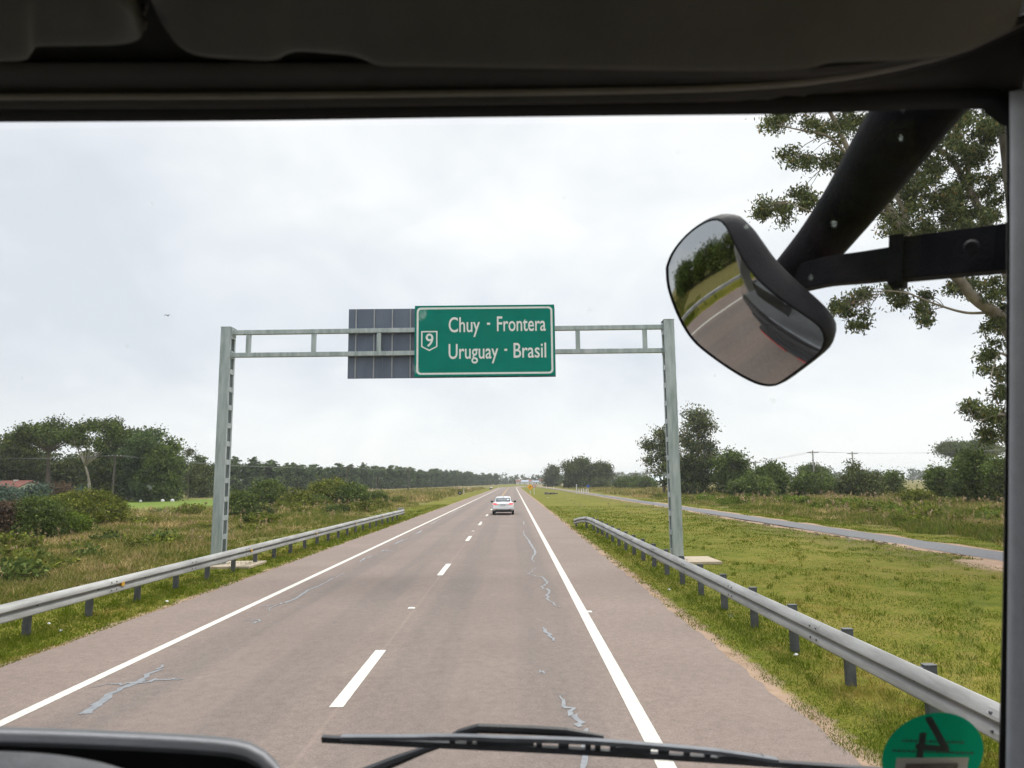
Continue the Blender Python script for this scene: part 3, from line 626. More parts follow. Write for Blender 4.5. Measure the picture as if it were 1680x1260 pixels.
# the depth of the wood behind the row reads as one mass
B=[]; tr=MB()
for i,p in enumerate(LN):
    for row in range(2):
        x=p[0]-9-row*7-random.uniform(0,5); y=p[1]+random.uniform(-2,6); h=10.2*random.uniform(.88,1.1)
        for k in range(3): B.append((x,y,h*(.20+.30*k),1.9-.4*k,1.9-.4*k,h*.15,1.0))
        tr.tube([(x,y,0),(x,y,h*.7)],[.13,.07],5)
wo_=link('wood_interior',crown_mesh('wood_interior',B,46000,10,.55,.8,1.6,0,.4),L_PLANT); tag(wo_,'shaded interior of the plantation wood behind its front row','wood',kind='stuff')
tag(tr.build('wood_trunks',BARK),'trunks deep inside the plantation wood','wood',kind='stuff')
# far woods along the horizon
def far_wood(name,label,pts,n,h,leaf):
    Q=spline([(a,b,0) for a,b in pts],70); B=[]
    for q in Q:
        hh=h*random.uniform(.55,1.15); B.append((q[0]+random.uniform(-4,4),q[1]+random.uniform(-15,15),hh*.5,7*random.uniform(.7,1.3),7,hh*.5,1.0))
    tag(link(name,crown_mesh(name,B,n,12,1.6,leaf,1.5,0,.5,0),L_DARK),label,'wood',kind='stuff')
far_wood('far_wood','hazy blue line of trees behind the houses at the end of the road',[(-40,980),(40,1010),(120,1000),(200,980)],7000,14,2.2)
far_wood('far_wood','hazy tree line on the horizon between the power poles and the umbrella pine',[(380,900),(500,930),(640,900),(760,880)],8000,14,2.2)
far_wood('far_wood','hazy tree line behind the row of bushes and the white house',[(80,700),(150,720),(250,700),(340,690)],6000,10,1.8)

seeds(650,-34,-12,17,120,.35,.75,'tan seed heads standing above the weeds on the left verge')
seeds(750,20.5,48,25,140,.5,1.0,'tan seed heads standing above the weeds beyond the paved path')
# ------------------------------------------------------------------ the big near eucalyptus on the right
def near_euc():
    D=33.0; base=at(1700,960,D); base.z=0
    t=thing('eucalyptus_tree','huge pale limbed eucalyptus towering behind the mirror bracket, top right','tree',(base.x,base.y,0))
    def q(px,py,dy=0.0):
        p=at(px,py,D+dy); return p-Vector((base.x,base.y,0))
    m=MB()
    def L(pts,r0,r1,n=9):
        S=spline([tuple(x) for x in pts],len(pts)*5); m.tube(S,[r0+(r1-r0)*i/(len(S)-1) for i in range(len(S))],n); return S
    nodes=[]
    def LL(pp,r0,r1,dy0=0,dy1=0):
        k=len(pp); S=L([q(a,b_,dy0+(dy1-dy0)*i/(k-1)) for i,(a,b_) in enumerate(pp)],r0,r1); nodes.extend(S[3:]); return S
    L([(0,0,-.2),q(1690,760)*1.0,q(1680,640),q(1668,560)],.55,.42)
    LL([(1668,565),(1640,520),(1600,490),(1560,445),(1500,400),(1450,330),(1405,270),(1370,200),(1345,150)],.30,.07,0,-2.5)
    LL([(1668,560),(1660,480),(1635,400),(1600,330),(1560,260),(1520,230),(1490,150)],.26,.08,0,2)
    LL([(1665,540),(1668,420),(1655,300),(1640,200),(1600,90),(1570,-20)],.30,.10,0,1)
    LL([(1628,512),(1585,513),(1538,500),(1488,481),(1453,477)],.075,.02,-.2,-2); LL([(1453,477),(1436,486),(1415,498),(1392,508)],.02,.01,-2,-3)
    LL([(1545,430),(1500,400),(1460,355),(1420,345),(1350,352),(1290,330)],.10,.02,-1,-3.5)
    LL([(1495,395),(1475,330),(1440,270),(1420,215)],.12,.04,-1,-.5)
    LL([(1590,325),(1585,260),(1560,200),(1545,120)],.14,.05,.6,1.5)
    LL([(1400,265),(1360,225),(1320,215),(1275,205)],.07,.02,-2,-3)
    LL([(1405,280),(1350,260),(1310,255)],.05,.015,-2,-2.8)
    LL([(1672,600),(1640,580),(1625,620)],.08,.02,0,-1.5)
    LL([(1680,690),(1640,680),(1605,690),(1590,670)],.09,.02,0,-1.5)
    m.build('trunk',PALEBARK,t,True)
    cl=[(1290,195,26,14),(1335,205,30,18),(1385,215,34,22),(1300,255,22,14),(1345,268,26,18),(1385,262,24,22),(1270,205,14,10),(1400,190,24,14),
        (1265,335,18,12),(1290,350,18,12),(1318,318,18,10),(1252,348,9,7),(1325,338,14,10),
        (1480,300,45,36),(1530,330,50,40),(1590,330,50,42),(1620,270,36,40),(1560,250,46,36),(1500,240,44,36),(1460,360,36,24),(1520,385,46,26),(1580,390,44,26),(1630,380,28,34),(1440,330,30,22),(1600,200,44,30),(1640,200,26,40),(1540,190,46,30),(1470,385,26,14),(1430,250,40,30),(1480,200,40,24),
        (1385,500,16,16),(1405,522,20,16),(1372,505,9,7),(1425,485,18,9),(1455,478,20,9),(1480,490,16,10),(1510,492,18,14),(1515,520,9,10),(1560,478,30,14),(1610,475,34,18),(1640,480,20,24),
        (1630,560,20,30),(1645,620,18,28),(1622,600,14,22),(1640,520,20,22),(1640,650,14,18),
        (1608,675,26,15),(1635,690,20,20),(1650,715,16,22),(1590,668,12,8),(1625,715,16,14),
        (1450,60,60,60),(1550,60,70,60),(1640,90,50,60),(1380,120,50,40),(1700,250,50,120),(1700,450,40,70),(1320,150,40,24)]
    NP=np.array([list(v) for v in nodes]); P=[]; tw=MB()
    for (a,b_,rx,ry) in cl:
        wx=rx*D/FPX; wz=ry*D/FPX; nsub=max(4,int(wx*wz*15))
        for k in range(nsub):
            an=random.uniform(0,6.28); rr=math.sqrt(random.random()); dy=random.gauss(0,1)*min(1.6,wx*1.3)+(-1.2 if a<1450 else 0)
            c=q(a+math.cos(an)*rr*rx,b_+math.sin(an)*rr*ry,dy)
            nl=random.randint(110,200); cs=random.uniform(.15,.25)
            pts=np.array(c)+rng.normal(0,1,(nl,3))*np.array([cs,cs,cs*.8]); P.append(pts)
            if k%3==0:
                d=NP-np.array(c); j=int(np.argmin((d**2).sum(1))); e=Vector(NP[j])
                if (e-c).length<2.6: limb(tw,e,c,.018+.004*(e-c).length,.006,.10,4,5)
    tw.build('twigs',BARK,t)
    P=np.concatenate(P); V,F=leaf_quads(P,rng.uniform(.08,.155,len(P)),2.8,.55)
    link('crown',fastmesh('crown',V,F),L_EUC,t)
near_euc()

# ------------------------------------------------------------------ pampas plumes
def pampas(X,Y,h,n,label):
    t=thing('pampas_grass',label,'plant',(X,Y,0),0,'pampas grass clumps on the left verge')
    Pb=np.stack([rng.normal(0,.5,220),rng.normal(0,.5,220),np.zeros(220)],-1)
    def bl(nm,P,hh,ww,lean,mt):
        k=len(P); a=rng.uniform(0,6.28,k); d=np.stack([np.cos(a),np.sin(a),np.zeros(k)],-1); le=rng.uniform(.1,lean,k)
        o=np.arctan2(P[:,1],P[:,0]); tip=P+np.stack([np.cos(o)*le*hh,np.sin(o)*le*hh,hh],-1); mid=(P+tip)/2+np.array([0,0,.15])
        V=np.stack([P-d*ww/2,P+d*ww/2,mid+d*ww/2,tip,mid-d*ww/2],1).reshape(-1,3); b0=np.arange(k)*5
        link(nm,fastmesh(nm,V,np.stack([b0,b0+1,b0+2,b0+3,b0+4],-1)),mt,t)
    bl('leaves',Pb,h*.6*rng.uniform(.6,1,220),.05,.7,L_WEED)
    Pp=np.stack([rng.normal(0,.5,n),rng.normal(0,.5,n),np.full(n,h*.5)],-1); bl('plumes',Pp,h*.5*rng.uniform(.8,1.1,n),.22,.4,L_PAMPAS)
for px,topy,Y,n,lb in [(598,803,100,26,'pale pampas plumes beside the smaller dome bush'),(610,801,102,30,'taller pale pampas plumes right of the smaller dome bush'),(753,797,205,26,'pale pampas plumes beside the white marker post, left of the road'),(768,798,215,22,'pale pampas plumes just right of the white marker post, left of the road')]:
    X,h=place(px,topy,Y); pampas(X,Y,max(1.4,h),n,lb)

# ------------------------------------------------------------------ guard rails
PROF=[(0,.0),(.010,.002),(.078,.010),(.088,.026),(.084,.075),(.070,.104),(.010,.140),(.002,.150),(.002,.165),(.012,.170),(.088,.180),(.096,.194),(.088,.222),(.055,.270),(.012,.304),(0,.312)]
def rail_mesh(path,side,nose=0):
    m=MB(); rows=[]; k=len(path)
    for i,p in enumerate(path):
        p=Vector(p); t=Vector(path[min(i+1,k-1)])-Vector(path[max(i-1,0)]); t.z=0; t.normalize(); nr=Vector((t.y,-t.x,0))*side
        rows.append([p+nr*d+Vector((0,0,z-.312)) for d,z in PROF])
    m.loft(rows); return m
def post_mb(x,y,top,side):
    m=MB(); w_,d_,t_=.125,.075,.007
    m.box((x,y-d_/2,top/2-.1),(w_,t_,top+.2)); m.box((x-w_/2+t_/2,y+.0,top/2-.1),(t_,d_-t_*1.2,top+.2)); m.box((x+w_/2-t_/2,y+.0,top/2-.1),(t_,d_-t_*1.2,top+.2))
    m.box((x-side*.105,y,top-.13),(.078,.07,.22)); m.box((x,y,top+.004),(w_+.01,d_+.02,.008)); return m
def guard_rail(label,path,side,posts,top,refl):
    root=thing('guard_rail',label,'guard rail',(path[0][0],0,0)); off=Vector((-path[0][0],0,0))
    pp=[Vector(p)+off for p in path]
    o=rail_mesh(pp,side).build('rail_beam',GALVRAIL,root,True); solid(o,.005,0); autosmooth(o,24)
    def xz(y):
        for a,b_ in zip(pp,pp[1:]):
            if a.y<=y<=b_.y: u=(y-a.y)/(b_.y-a.y); return a.lerp(b_,u)
        return pp[-1]
    for y in posts:
        p=xz(y); post_mb(p.x+side*(-.145),y,min(top,p.z)-.0,-side).build('post',GALVPOST,root)
        m=MB(); m.cyl((p.x+side*.018,y,p.z-.156),.017,.03,8,'X'); m.build('bolt',GALVPOST,root)
    for y in refl:
        p=xz(y); m=MB(); m.prism([(p.x+side*.09,y-.06,p.z-.20),(p.x+side*.09,y+.06,p.z-.20),(p.x+side*.09,y+.06,p.z-.115),(p.x+side*.09,y-.06,p.z-.115)],(side*.012,0,0)); m.prism([(p.x+side*.006,y-.015,p.z-.19),(p.x+side*.09,y-.015,p.z-.19),(p.x+side*.09,y-.015,p.z-.125),(p.x+side*.006,y-.015,p.z-.125)],(0,.03,0))
        m.build('reflector',REFY,root)
    for y in np.arange(posts[0]+.35,posts[-1],3.9):
        p=xz(y); m=MB()
        rows=[[Vector((p.x+side*(d+.004),yy,p.z+z-.312)) for d,z in PROF] for yy in (y-.16,y+.16)]
        m.loft(rows)
        o=m.build('splice_plate',GALVRAIL,root); solid(o,.003,0)
        m=MB()
        for dy in (-.1,.1):
            for dz in (-.075,-.235): m.cyl((p.x+side*.09,y+dy,p.z+dz),.014,.022,8,'X')
        m.build('bolt',GALVPOST,root)
    return root
REFY=mat('reflector_yellow',(.65,.36,.02),(.55,.28,.02),20,.35)
RT=.70
rp_=[(4.28,y,RT) for y in np.arange(-6,40,1.0)]+[(4.27,40.5,RT),(4.2,41.5,RT-.01),(4.05,42.4,RT-.05),(3.85,43.1,RT-.13),(3.65,43.6,RT-.24)]
rposts=[9.93-1.9*4+1.9*k for k in range(0,23)]
gr=guard_rail('galvanised steel guard rail on the right verge, bent down at its far end',rp_,-1,rposts,RT+.03,[])
lp_=[(-8.62-.004*(40-y) if y<40 else -8.62+(y-40)*.012,y,RT-.0) for y in np.arange(-4,56.6,1.0)]
lposts=[13.55-1.93*5+1.93*k for k in range(0,28)]; lposts=[y for y in lposts if y<55.8]
gl=guard_rail('galvanised steel guard rail with yellow reflectors on the left verge',lp_,1,lposts,RT-.07,[16.3,24.1,31.9,39.7,47.5])
# flared end wing of the left rail
m=MB(); rows=[]; e=Vector(lp_[-1])-Vector((lp_[0][0],0,0))
for i in range(13):
    a=i/12*math.pi*1.15; c=Vector((e.x-.20+.24*math.cos(a)*1.0,e.y+.25*math.sin(a)+.02,0))
    rows.append([c+Vector((0,0,z)) for z in (.26,.30,.52,.76,.80)])
m.loft(rows); solid(m.build('end_wing',GALVRAIL,gl,True),.006,0)
# short white rail far ahead on the left
m=MB(); rows=[]
o=thing('guard_rail','short far guard rail where the left verge meets the bend','guard rail',(-8.6,270,0))
mm=rail_mesh([(0,y,.75) for y in np.arange(0,40,4.)],1); solid(mm.build('rail_beam',mat('far_rail',(.62,.62,.60),None,3,.5,.2),o),.006,0)
for y in np.arange(2,38,4.): post_mb(-.14,y,.72,-1).build('post',GALVPOST,o)

# ------------------------------------------------------------------ sign gantry
GY=24.6
gt=thing('sign_gantry','galvanised steel sign gantry with two lattice posts spanning the road','gantry',(-2.1,GY,0))
def gpost(xc,sgn,top):
    m=MB(); D2=.245; W=.34; tz=(top)/2
    # two folded channels facing front and back
    for s in (-1,1):
        y=s*D2; m.box((xc,y,tz),(W,.012,top))
        for q in (-1,1): m.box((xc+q*(W/2-.006),y-s*.056,tz),(.012,.10,top))
    o=m.build('post',GANTRYL,gt)
    m=MB(); z=.35
    while z<top-.1:
        for q in (-1,1): m.box((xc+q*(W/2+.003),0,z),(.010,.47,.17))
        z+=.62
    m.box((xc,0,top+.005),(W+.03,.53,.014)); m.build('batten',GANTRYL,o)
    m=MB(); m.box((xc,0,.02),(.62,.72,.035))
    for dx in (-1,1):
        m.prism([(xc+dx*.172,-.01,.038),(xc+dx*.30,-.01,.038),(xc+dx*.172,-.01,.30)],(0,.02,0))
        for dy in (-1,1): m.cyl((xc+dx*.26,dy*.3,.06),.02,.07,6); m.cyl((xc+dx*.26,dy*.3,.045),.034,.02,6)
    m.build('base_plate',GANTRYL,gt)
    return o
TOPL,TOPR=at(366,539,GY).z,at(1100,526.5,GY).z
XL=at(357,930,GY).x+2.1+.02; XR=at(1108,900,GY).x+2.1+.04
gpost(XL,1,TOPL); gpost(XR,-1,TOPR)
def beam(zl,zr,th):
    m=MB(); a=Vector((XL+.175,-.0,zl)); b_=Vector((XR-.175,-.0,zr)); h=th/2; d=.08
    m.add([a+Vector((0,-d,-h)),a+Vector((0,d,-h)),a+Vector((0,d,h)),a+Vector((0,-d,h)),b_+Vector((0,-d,-h)),b_+Vector((0,d,-h)),b_+Vector((0,d,h)),b_+Vector((0,-d,h))],[(0,1,2,3),(7,6,5,4),(0,4,5,1),(1,5,6,2),(2,6,7,3),(3,7,4,0)])
    return bevel(m.build('beam',GANTRYL,gt),.008)
z1l,z1r=at(380,546,GY).z,at(1092,536.5,GY).z; z2l,z2r=at(380,583,GY).z,at(1092,575,GY).z
beam(z1l,z1r,.155); beam(z2l,z2r,.155)
for px in (408,515,622,729,836,948,1058):
    x=at(px,560,GY).x+2.1; u=(x-XL)/(XR-XL); za=z2l+(z2r-z2l)*u+.079; zb=z1l+(z1r-z1l)*u-.079
    m=MB(); m.box((x,0,(za+zb)/2),(.15,.13,zb-za)); bevel(m.build('strut',GANTRYL,gt),.006)
for xc,zt,s,zs in ((XL,TOPL,1,(z1l,z2l)),(XR,TOPR,-1,(z1r,z2r))):
    m=MB()
    for zc in zs:
        m.box((xc+s*.185,0,zc),(.016,.42,.26))
        for dz in (-.09,.09):
            for dy in (-.16,.16): m.cyl((xc+s*.197,dy,zc+dz),.018,.02,6,'X')
            for dx in (-.1,.1): m.cyl((xc+dx,-.258,zc+dz),.018,.016,6,'Y')
    m.build('bolted_plate',GANTRYL,gt)
for xc in (XL,XR):
    m=MB(); m.box((xc+.35,.1,.02),(1.9,1.7,.10)); bevel(m.build('concrete_pad',CONC,gt),.02)
# green direction sign
SY=GY-.135
cTL,cTR,cBR,cBL=[at(a,b_,SY) for a,b_ in ((680,502.5),(909,499),(911.5,616),(680.5,618.5))]
x0=(cTL.x+cBL.x)/2; x1=(cTR.x+cBR.x)/2; zt=(cTL.z+cTR.z)/2; zb=(cBL.z+cBR.z)/2; SW=x1-x0; SH=zt-zb
tilt=math.atan2(cTR.z-cTL.z,SW)*.0
sg=thing('direction_sign','green road sign with white border reading Chuy - Frontera, Uruguay - Brasil','sign',(x0,SY,zb))
m=MB(); m.box((SW/2,.0,SH/2),(SW,.03,SH)); bevel(m.build('panel',GREENSIGN,sg),.006)
m=MB()
for k in range(1,8): m.box((SW*k/8,.033,SH/2),(.05,.03,SH*.97))
m.build('stiffener',SIGNRIB,sg)
m=MB()
for k in (1,2,3,4,5): m.box((SW*k/6+.02,-.0162,SH/2),(.005,.002,SH-.01))
m.build('seam',mat('sign_seam',(.001,.07,.05),None,4,.5),sg)
def rrect(w,h,r,n=6):
    P=[]
    for cx,cy,a0 in ((w-r,r,-90),(w-r,h-r,0),(r,h-r,90),(r,r,180)):
        for i in range(n+1): a=R_(a0+90*i/n); P.append((cx+r*math.cos(a),cy+r*math.sin(a)))
    return P
def ring(m,outer,inner,y,t=.003):
    n=len(outer); A=[Vector((a,y,b_)) for a,b_ in outer]; B=[Vector((a,y,b_)) for a,b_ in inner]
    d=Vector((0,-t,0)); vs=A+B+[p+d for p in A]+[p+d for p in B]; fs=[]
    for i in range(n):
        j=(i+1)%n; fs+=[(2*n+i,2*n+j,3*n+j,3*n+i),(i,j,2*n+j,2*n+i),(n+j,n+i,3*n+i,3*n+j)]
    m.add(vs,fs)
ins=.05*SH*.55; bw=.026*SH
o_=[(a+ins,b_+ins) for a,b_ in rrect(SW-2*ins,SH-2*ins,.14)]; i_=[(a+ins+bw,b_+ins+bw) for a,b_ in rrect(SW-2*ins-2*bw,SH-2*ins-2*bw,.10)]
m=MB(); ring(m,o_,i_,-.0155); m.build('border',SIGNWHITE,sg)
def text_mesh(name,body,bold=.0,ext=.0015):
    cu=bpy.data.curves.new(name,'FONT'); cu.body=body; cu.size=1; cu.offset=bold; cu.extrude=ext; cu.resolution_u=4
    o=bpy.data.objects.new(name,cu); col.objects.link(o); bpy.context.view_layer.update()
    dg=bpy.context.evaluated_depsgraph_get(); me=bpy.data.meshes.new_from_object(o.evaluated_get(dg)); bpy.data.objects.remove(o); return me
def word(parent,name,body,u0,u1,capz,basez,y,material,bold=.012,mirror=False):
    ref=text_mesh('r','H'); c=np.zeros(len(ref.vertices)*3); ref.vertices.foreach_get('co',c); c=c.reshape(-1,3); cap=c[:,1].max(); 
    me=text_mesh(name,body,bold); c=np.zeros(len(me.vertices)*3); me.vertices.foreach_get('co',c); c=c.reshape(-1,3)
    xs=(c[:,0]-c[:,0].min())/(c[:,0].max()-c[:,0].min()); 
    X=u0+xs*(u1-u0); Z=basez+c[:,1]/cap*(capz-basez); Yv=y-c[:,2]
    me.vertices.foreach_set('co',np.stack([X,Yv,Z],-1).ravel()); me.update(); me.materials.clear()
    return link(name,me,material,parent)
YT=-.0175
def V_(v): return SH*(1-v)
for nm,body,u0,u1,c_,b0 in [('lettering','Chuy',.243,.466,.172,.378),('lettering','Frontera',.588,.937,.165,.370),('lettering','Uruguay',.243,.596,.548,.752),('lettering','Brasil',.705,.937,.542,.745)]:
    word(sg,nm,body,u0*SW,u1*SW,V_(c_),V_(b0),YT,SIGNWHITE,.009)
m=MB(); m.box((.528*SW,-.0175,V_(.265)),(.022*SW,.003,.03*SH)); m.box((.650*SW,-.0175,V_(.635)),(.020*SW,.003,.03*SH)); m.build('hyphen',SIGNWHITE,sg)
def shield(g): return [(.047*SW+g,V_(.36)-g),(.163*SW-g,V_(.36)-g),(.163*SW-g,V_(.583)+g*.5),(.105*SW,V_(.642)+g*1.1),(.047*SW+g,V_(.583)+g*.5)]
m=MB(); ring(m,shield(0),shield(.045),-.0155); m.build('route_shield',SIGNWHITE,sg)
word(sg,'route_number','9',.079*SW,.134*SW,V_(.40),V_(.578),YT,SIGNWHITE,.010)
m=MB()
for k in (.12,.5,.88):
    for zz_ in ((z1l+z1r)/2-zb,(z2l+z2r)/2-zb): m.box((SW*k,.03,zz_),(.10,.034,.22))
m.build('clamp',SIGNRIB,sg)
# sign for the other direction, seen from behind
BY=GY+.14
bTL=at(572.5,507.5,BY); bBR=at(912,619,BY); bw_=bBR.x-bTL.x; bh_=bTL.z-at(571,621.5,BY).z
bs=thing('oncoming_sign','grey unpainted back of the oncoming direction sign left of the green sign','sign',(bTL.x,BY,bTL.z-bh_))
m=MB(); npan=6
for k in range(npan): m.box((bw_*(k+.5)/npan,0.004*(k%2),bh_/2),(bw_/npan-.004,.024,bh_))
m.build('panel',SIGNBACK,bs)
for k in range(11):
    m=MB(); x=.27+k*.58*bw_/6.6
    m.box((x,-.032,bh_/2),(.045,.03,bh_*.985)); m.build('rib',SIGNRIB,bs)
m=MB()
for zc in (z1l,z2l):
    for k in range(6): m.box((.3+k*1.16*bw_/6.6,-.048,zc-bs.location.z),(.07,.022,.20))
m.build('clamp',SIGNRIB,bs)

# ------------------------------------------------------------------ white sedan ahead
CARW=mat('car_white',(.78,.79,.80),(.74,.75,.76),1.5,.3,0,coat=.5)
GLASSD=mat('car_glass',(.10,.115,.125),(.13,.145,.155),1.2,.08,.2,spec=.8)
m_,nt,b=base_mat('tail_lamp_red'); b.inputs['Base Color'].default_value=(.6,.01,.008,1); b.inputs['Emission Color'].default_value=(1,.012,.008,1); b.inputs['Emission Strength'].default_value=.95; b.inputs['Roughness'].default_value=.5; b.inputs['Specular IOR Level'].default_value=.1; TAILR=m_
TYRE=mat('tyre',(.02,.02,.02),(.03,.03,.03),20,.85); RIM=mat('rim',(.5,.5,.52),None,9,.35,.7); CHROME=mat('chrome',(.55,.56,.58),None,9,.15,.9)
def sedan(loc,label):
    t=thing('car',label,'car',loc)
    st=[(0.0,.78,.42,.86),(.05,.84,.36,.93),(.25,.875,.30,1.02),(.6,.885,.26,1.05),(1.2,.89,.24,1.0),(2.3,.89,.24,.97),(3.2,.885,.24,.95),(3.9,.86,.26,.86),(4.25,.80,.30,.74),(4.38,.70,.36,.66)]
    rows=[]
    for y,w_,zb_,zt_ in st:
        half=[(.0,zb_),(.72*w_,zb_),(.95*w_,zb_+.05),(1.0*w_,zb_+.18),(1.0*w_,(zb_+zt_)/2+.02),(.985*w_,zt_-.13),(.93*w_,zt_-.035),(.80*w_,zt_),(.0,zt_+.012)]
        rows.append([Vector((x,y,z)) for x,z in half]+[Vector((-x,y,z)) for x,z in reversed(half[1:-1])])
    m=MB(); m.loft(rows,closed=True,cap=True); o=m.build('body',CARW,t,True); subsurf(o,1); autosmooth(o,60)
    cs=[(.45,.70,1.03,.60,1.05),(.75,.735,1.00,.60,1.20),(1.15,.75,.98,.585,1.385),(1.6,.76,.96,.585,1.45),(2.2,.765,.95,.585,1.455),(2.7,.76,.94,.57,1.40),(3.15,.74,.93,.56,1.20),(3.6,.70,.91,.54,.95)]
    rows=[]
    for y,wb,zb_,wt,zt_ in cs:
        rows.append([Vector((x,y,z)) for x,z in ((-wb,zb_),(-wt-.03,zt_-.07),(-wt+.05,zt_-.01),(0,zt_+.01),(wt-.05,zt_-.01),(wt+.03,zt_-.07),(wb,zb_))])
    m=MB(); m.loft(rows,cap=True); o=m.build('roof',CARW,t,True); autosmooth(o,60)
    # glazing
    m=MB(); m.loft([[Vector((x,y-.02,z+.012)) for x in np.linspace(-w_,w_,5)] for y,w_,z in ((.50,.60,1.085),(.80,.60,1.225),(1.10,.555,1.365))]); solid(m.build('rear_window',GLASSD,t,True),.01,0)
    m=MB(); m.loft([[Vector((x,y,z+.015)) for x in np.linspace(-w_,w_,5)] for y,w_,z in ((3.45,.56,1.02),(3.1,.56,1.22),(2.75,.55,1.37))]); solid(m.build('windscreen',GLASSD,t,True),.01,0)
    for s in (-1,1):
        m=MB(); m.loft([[Vector((s*.765,y0,1.02)),Vector((s*.64,y1_,1.36))] for y0,y1_ in ((.95,1.3),(1.55,1.6),(2.2,2.2),(2.9,2.55))]); solid(m.build('side_window',GLASSD,t),.01,0)
        m=MB(); m.prism([(s*.47,-.03,.86),(s*.80,.03,.84),(s*.82,.06,.95),(s*.62,-.005,.955),(s*.47,-.025,.935)],(0,.10,0)); bevel(m.build('tail_light',TAILR,t),.012)
        m=MB(); m.box((s*.60,.012,.455),(.26,.04,.04)); m.build('reflector',mat('bumper_reflector',(.45,.12,.12),None,9,.3),t)
        m=MB(); m.tube([(s*.76,2.75,.98),(s*.90,2.72,1.0)],.03,6); m.box((s*.98,2.70,1.02),(.20,.10,.15)); bevel(m.build('wing_mirror',BLACKP,t),.03)
        m=MB(); m.box((s*.90,1.5,.80),(.03,.2,.03)); m.box((s*.90,2.45,.80),(.03,.2,.03)); m.build('door_handle',CHROME,t)
        for y in (.88,3.45):
            m=MB(); m.cyl((s*.79,y,.315),.315,.20,24,'X'); wh=bevel(m.build('wheel',TYRE,t,False),.03)
            m=MB(); m.cyl((s*.885,y,.315),.20,.03,16,'X'); m.build('rim',RIM,wh)
    m=MB(); m.box((0,-.022,.905),(.86,.03,.035)); m.build('trim_strip',CHROME,t)
    m=MB(); m.box((0,-.025,.80),(.42,.015,.13)); m.build('number_plate',mat('plate_white',(.6,.6,.6),(.45,.46,.5),30,.5),t)
    m=MB(); m.box((0,-.02,.36),(1.30,.10,.13)); m.box((0,.25,.27),(1.5,.3,.08)); bevel(m.build('diffuser',BLACKP,t),.02)
    m=MB(); m.box((0,-.012,.56),(1.62,.07,.20)); bevel(m.build('bumper',CARW,t),.03)
    m=MB(); m.box((0,1.18,1.44),(.04,.16,.07)); bevel(m.build('antenna_fin',BLACKP,t),.012)
    for s in (-1,1):
        m=MB(); m.prism([(s*.50,4.30,.62),(s*.80,4.18,.62),(s*.80,4.18,.72),(s*.5,4.30,.70)],(0,.06,0)); m.build('headlight',SIGNWHITE,t)
    return t
cp=gnd(825.5,845.5); sedan((cp.x,cp.y,.028),'white four door sedan with red tail lights driving ahead')

# ------------------------------------------------------------------ small things along the road
STUD=mat('stud_white',(.8,.78,.70),(.7,.68,.6),20,.4)
def stud(X,Y,label):
    t=thing('road_stud',label,'road stud',(X,Y,road_z(X)+.003),0,'raised white road studs')
    m=MB(); m.loft([[Vector((-.075,-.055,0)),Vector((.075,-.055,0)),Vector((.075,.055,0)),Vector((-.075,.055,0))],[Vector((-.06,-.025,.02)),Vector((.06,-.025,.02)),Vector((.06,.025,.02)),Vector((-.06,.025,.02))]],closed=True,cap=True); m.build('stud_body',STUD,t)
    m=MB(); m.loft([[Vector((-.058,-.0545,.004)),Vector((.058,-.0545,.004))],[Vector((-.052,-.032,.019)),Vector((.052,-.032,.019))]]); m.build('lens',SIGNWHITE,t)
for px,py,lb in ((675,1000.5,'white road stud in the gap between the two nearest lane dashes'),(965.5,1005,'white road stud on the shoulder right of the solid edge line'),(776,872.5,'white road stud between lane dashes behind the white car'),(789,857,'tiny white road stud between lane dashes nearest the white car')):
    p=gnd(px,py); stud(p.x,p.y,lb)
WPOST=mat('white_post',(.75,.74,.71),(.62,.61,.58),9,.6)
def roadsign(px,basepy,signy,kind,label):
    g_=gnd(px,basepy); X,Y=g_.x,g_.y; zc=at(px,signy,Y).z
    t=thing('road_sign',label,'road sign',(X,Y,0))
    m=MB(); m.box((0,.03,zc/2),(.10,.08,zc)); m.build('post',WPOST,t)
    if kind=='diamond':
        m=MB(); r=.68; m.prism([(0,-.03,zc-r),(r,-.03,zc),(0,-.03,zc+r),(-r,-.03,zc)],(0,.02,0)); m.build('plate',mat('sign_yellow',(.85,.42,.005),(.78,.38,.005),6,.5),t)
        m=MB(); m.tube([(-.12,-.045,zc-.24),(-.12,-.045,zc),(.08,-.045,zc+.12)],.05,6); m.prism([(.04,-.04,zc+.22),(.26,-.04,zc+.2),(.12,-.04,zc+.02)],(0,-.012,0)); m.build('arrow',BLACKP,t)
    elif kind=='round':
        m=MB(); m.cyl((0,-.03,zc),.36,.02,24,'Y'); m.build('plate',SIGNWHITE,t)
        m=MB(); ring(m,[(.37*math.cos(a),zc+.37*math.sin(a)) for a in np.linspace(0,6.283,25)[:-1]],[(.27*math.cos(a),zc+.27*math.sin(a)) for a in np.linspace(0,6.283,25)[:-1]],-.042,.006); m.build('ring',mat('sign_red',(.5,.02,.02),None,6,.5),t)
        m=MB(); m.box((-.08,-.045,zc),(.11,.008,.16)); m.box((.09,-.045,zc),(.10,.008,.16)); m.build('symbol',BLACKP,t)
    else:
        m=MB(); m.prism([(-.35,-.03,zc+.33),(.35,-.03,zc+.33),(.35,-.03,zc),(.0,-.03,zc-.35),(-.35,-.03,zc)],(0,.02,0)); m.build('plate',mat('sign_blue',(.03,.10,.42),None,6,.5),t)
    return t
roadsign(870,811,799,'diamond','yellow diamond warning sign on a white post beside the road ahead')
roadsign(876.5,811.5,797.5,'round','round red ringed sign on a white post beside the yellow diamond')
roadsign(965,809.5,798,'blue','blue pointed sign on a white post at the bollards across the path')
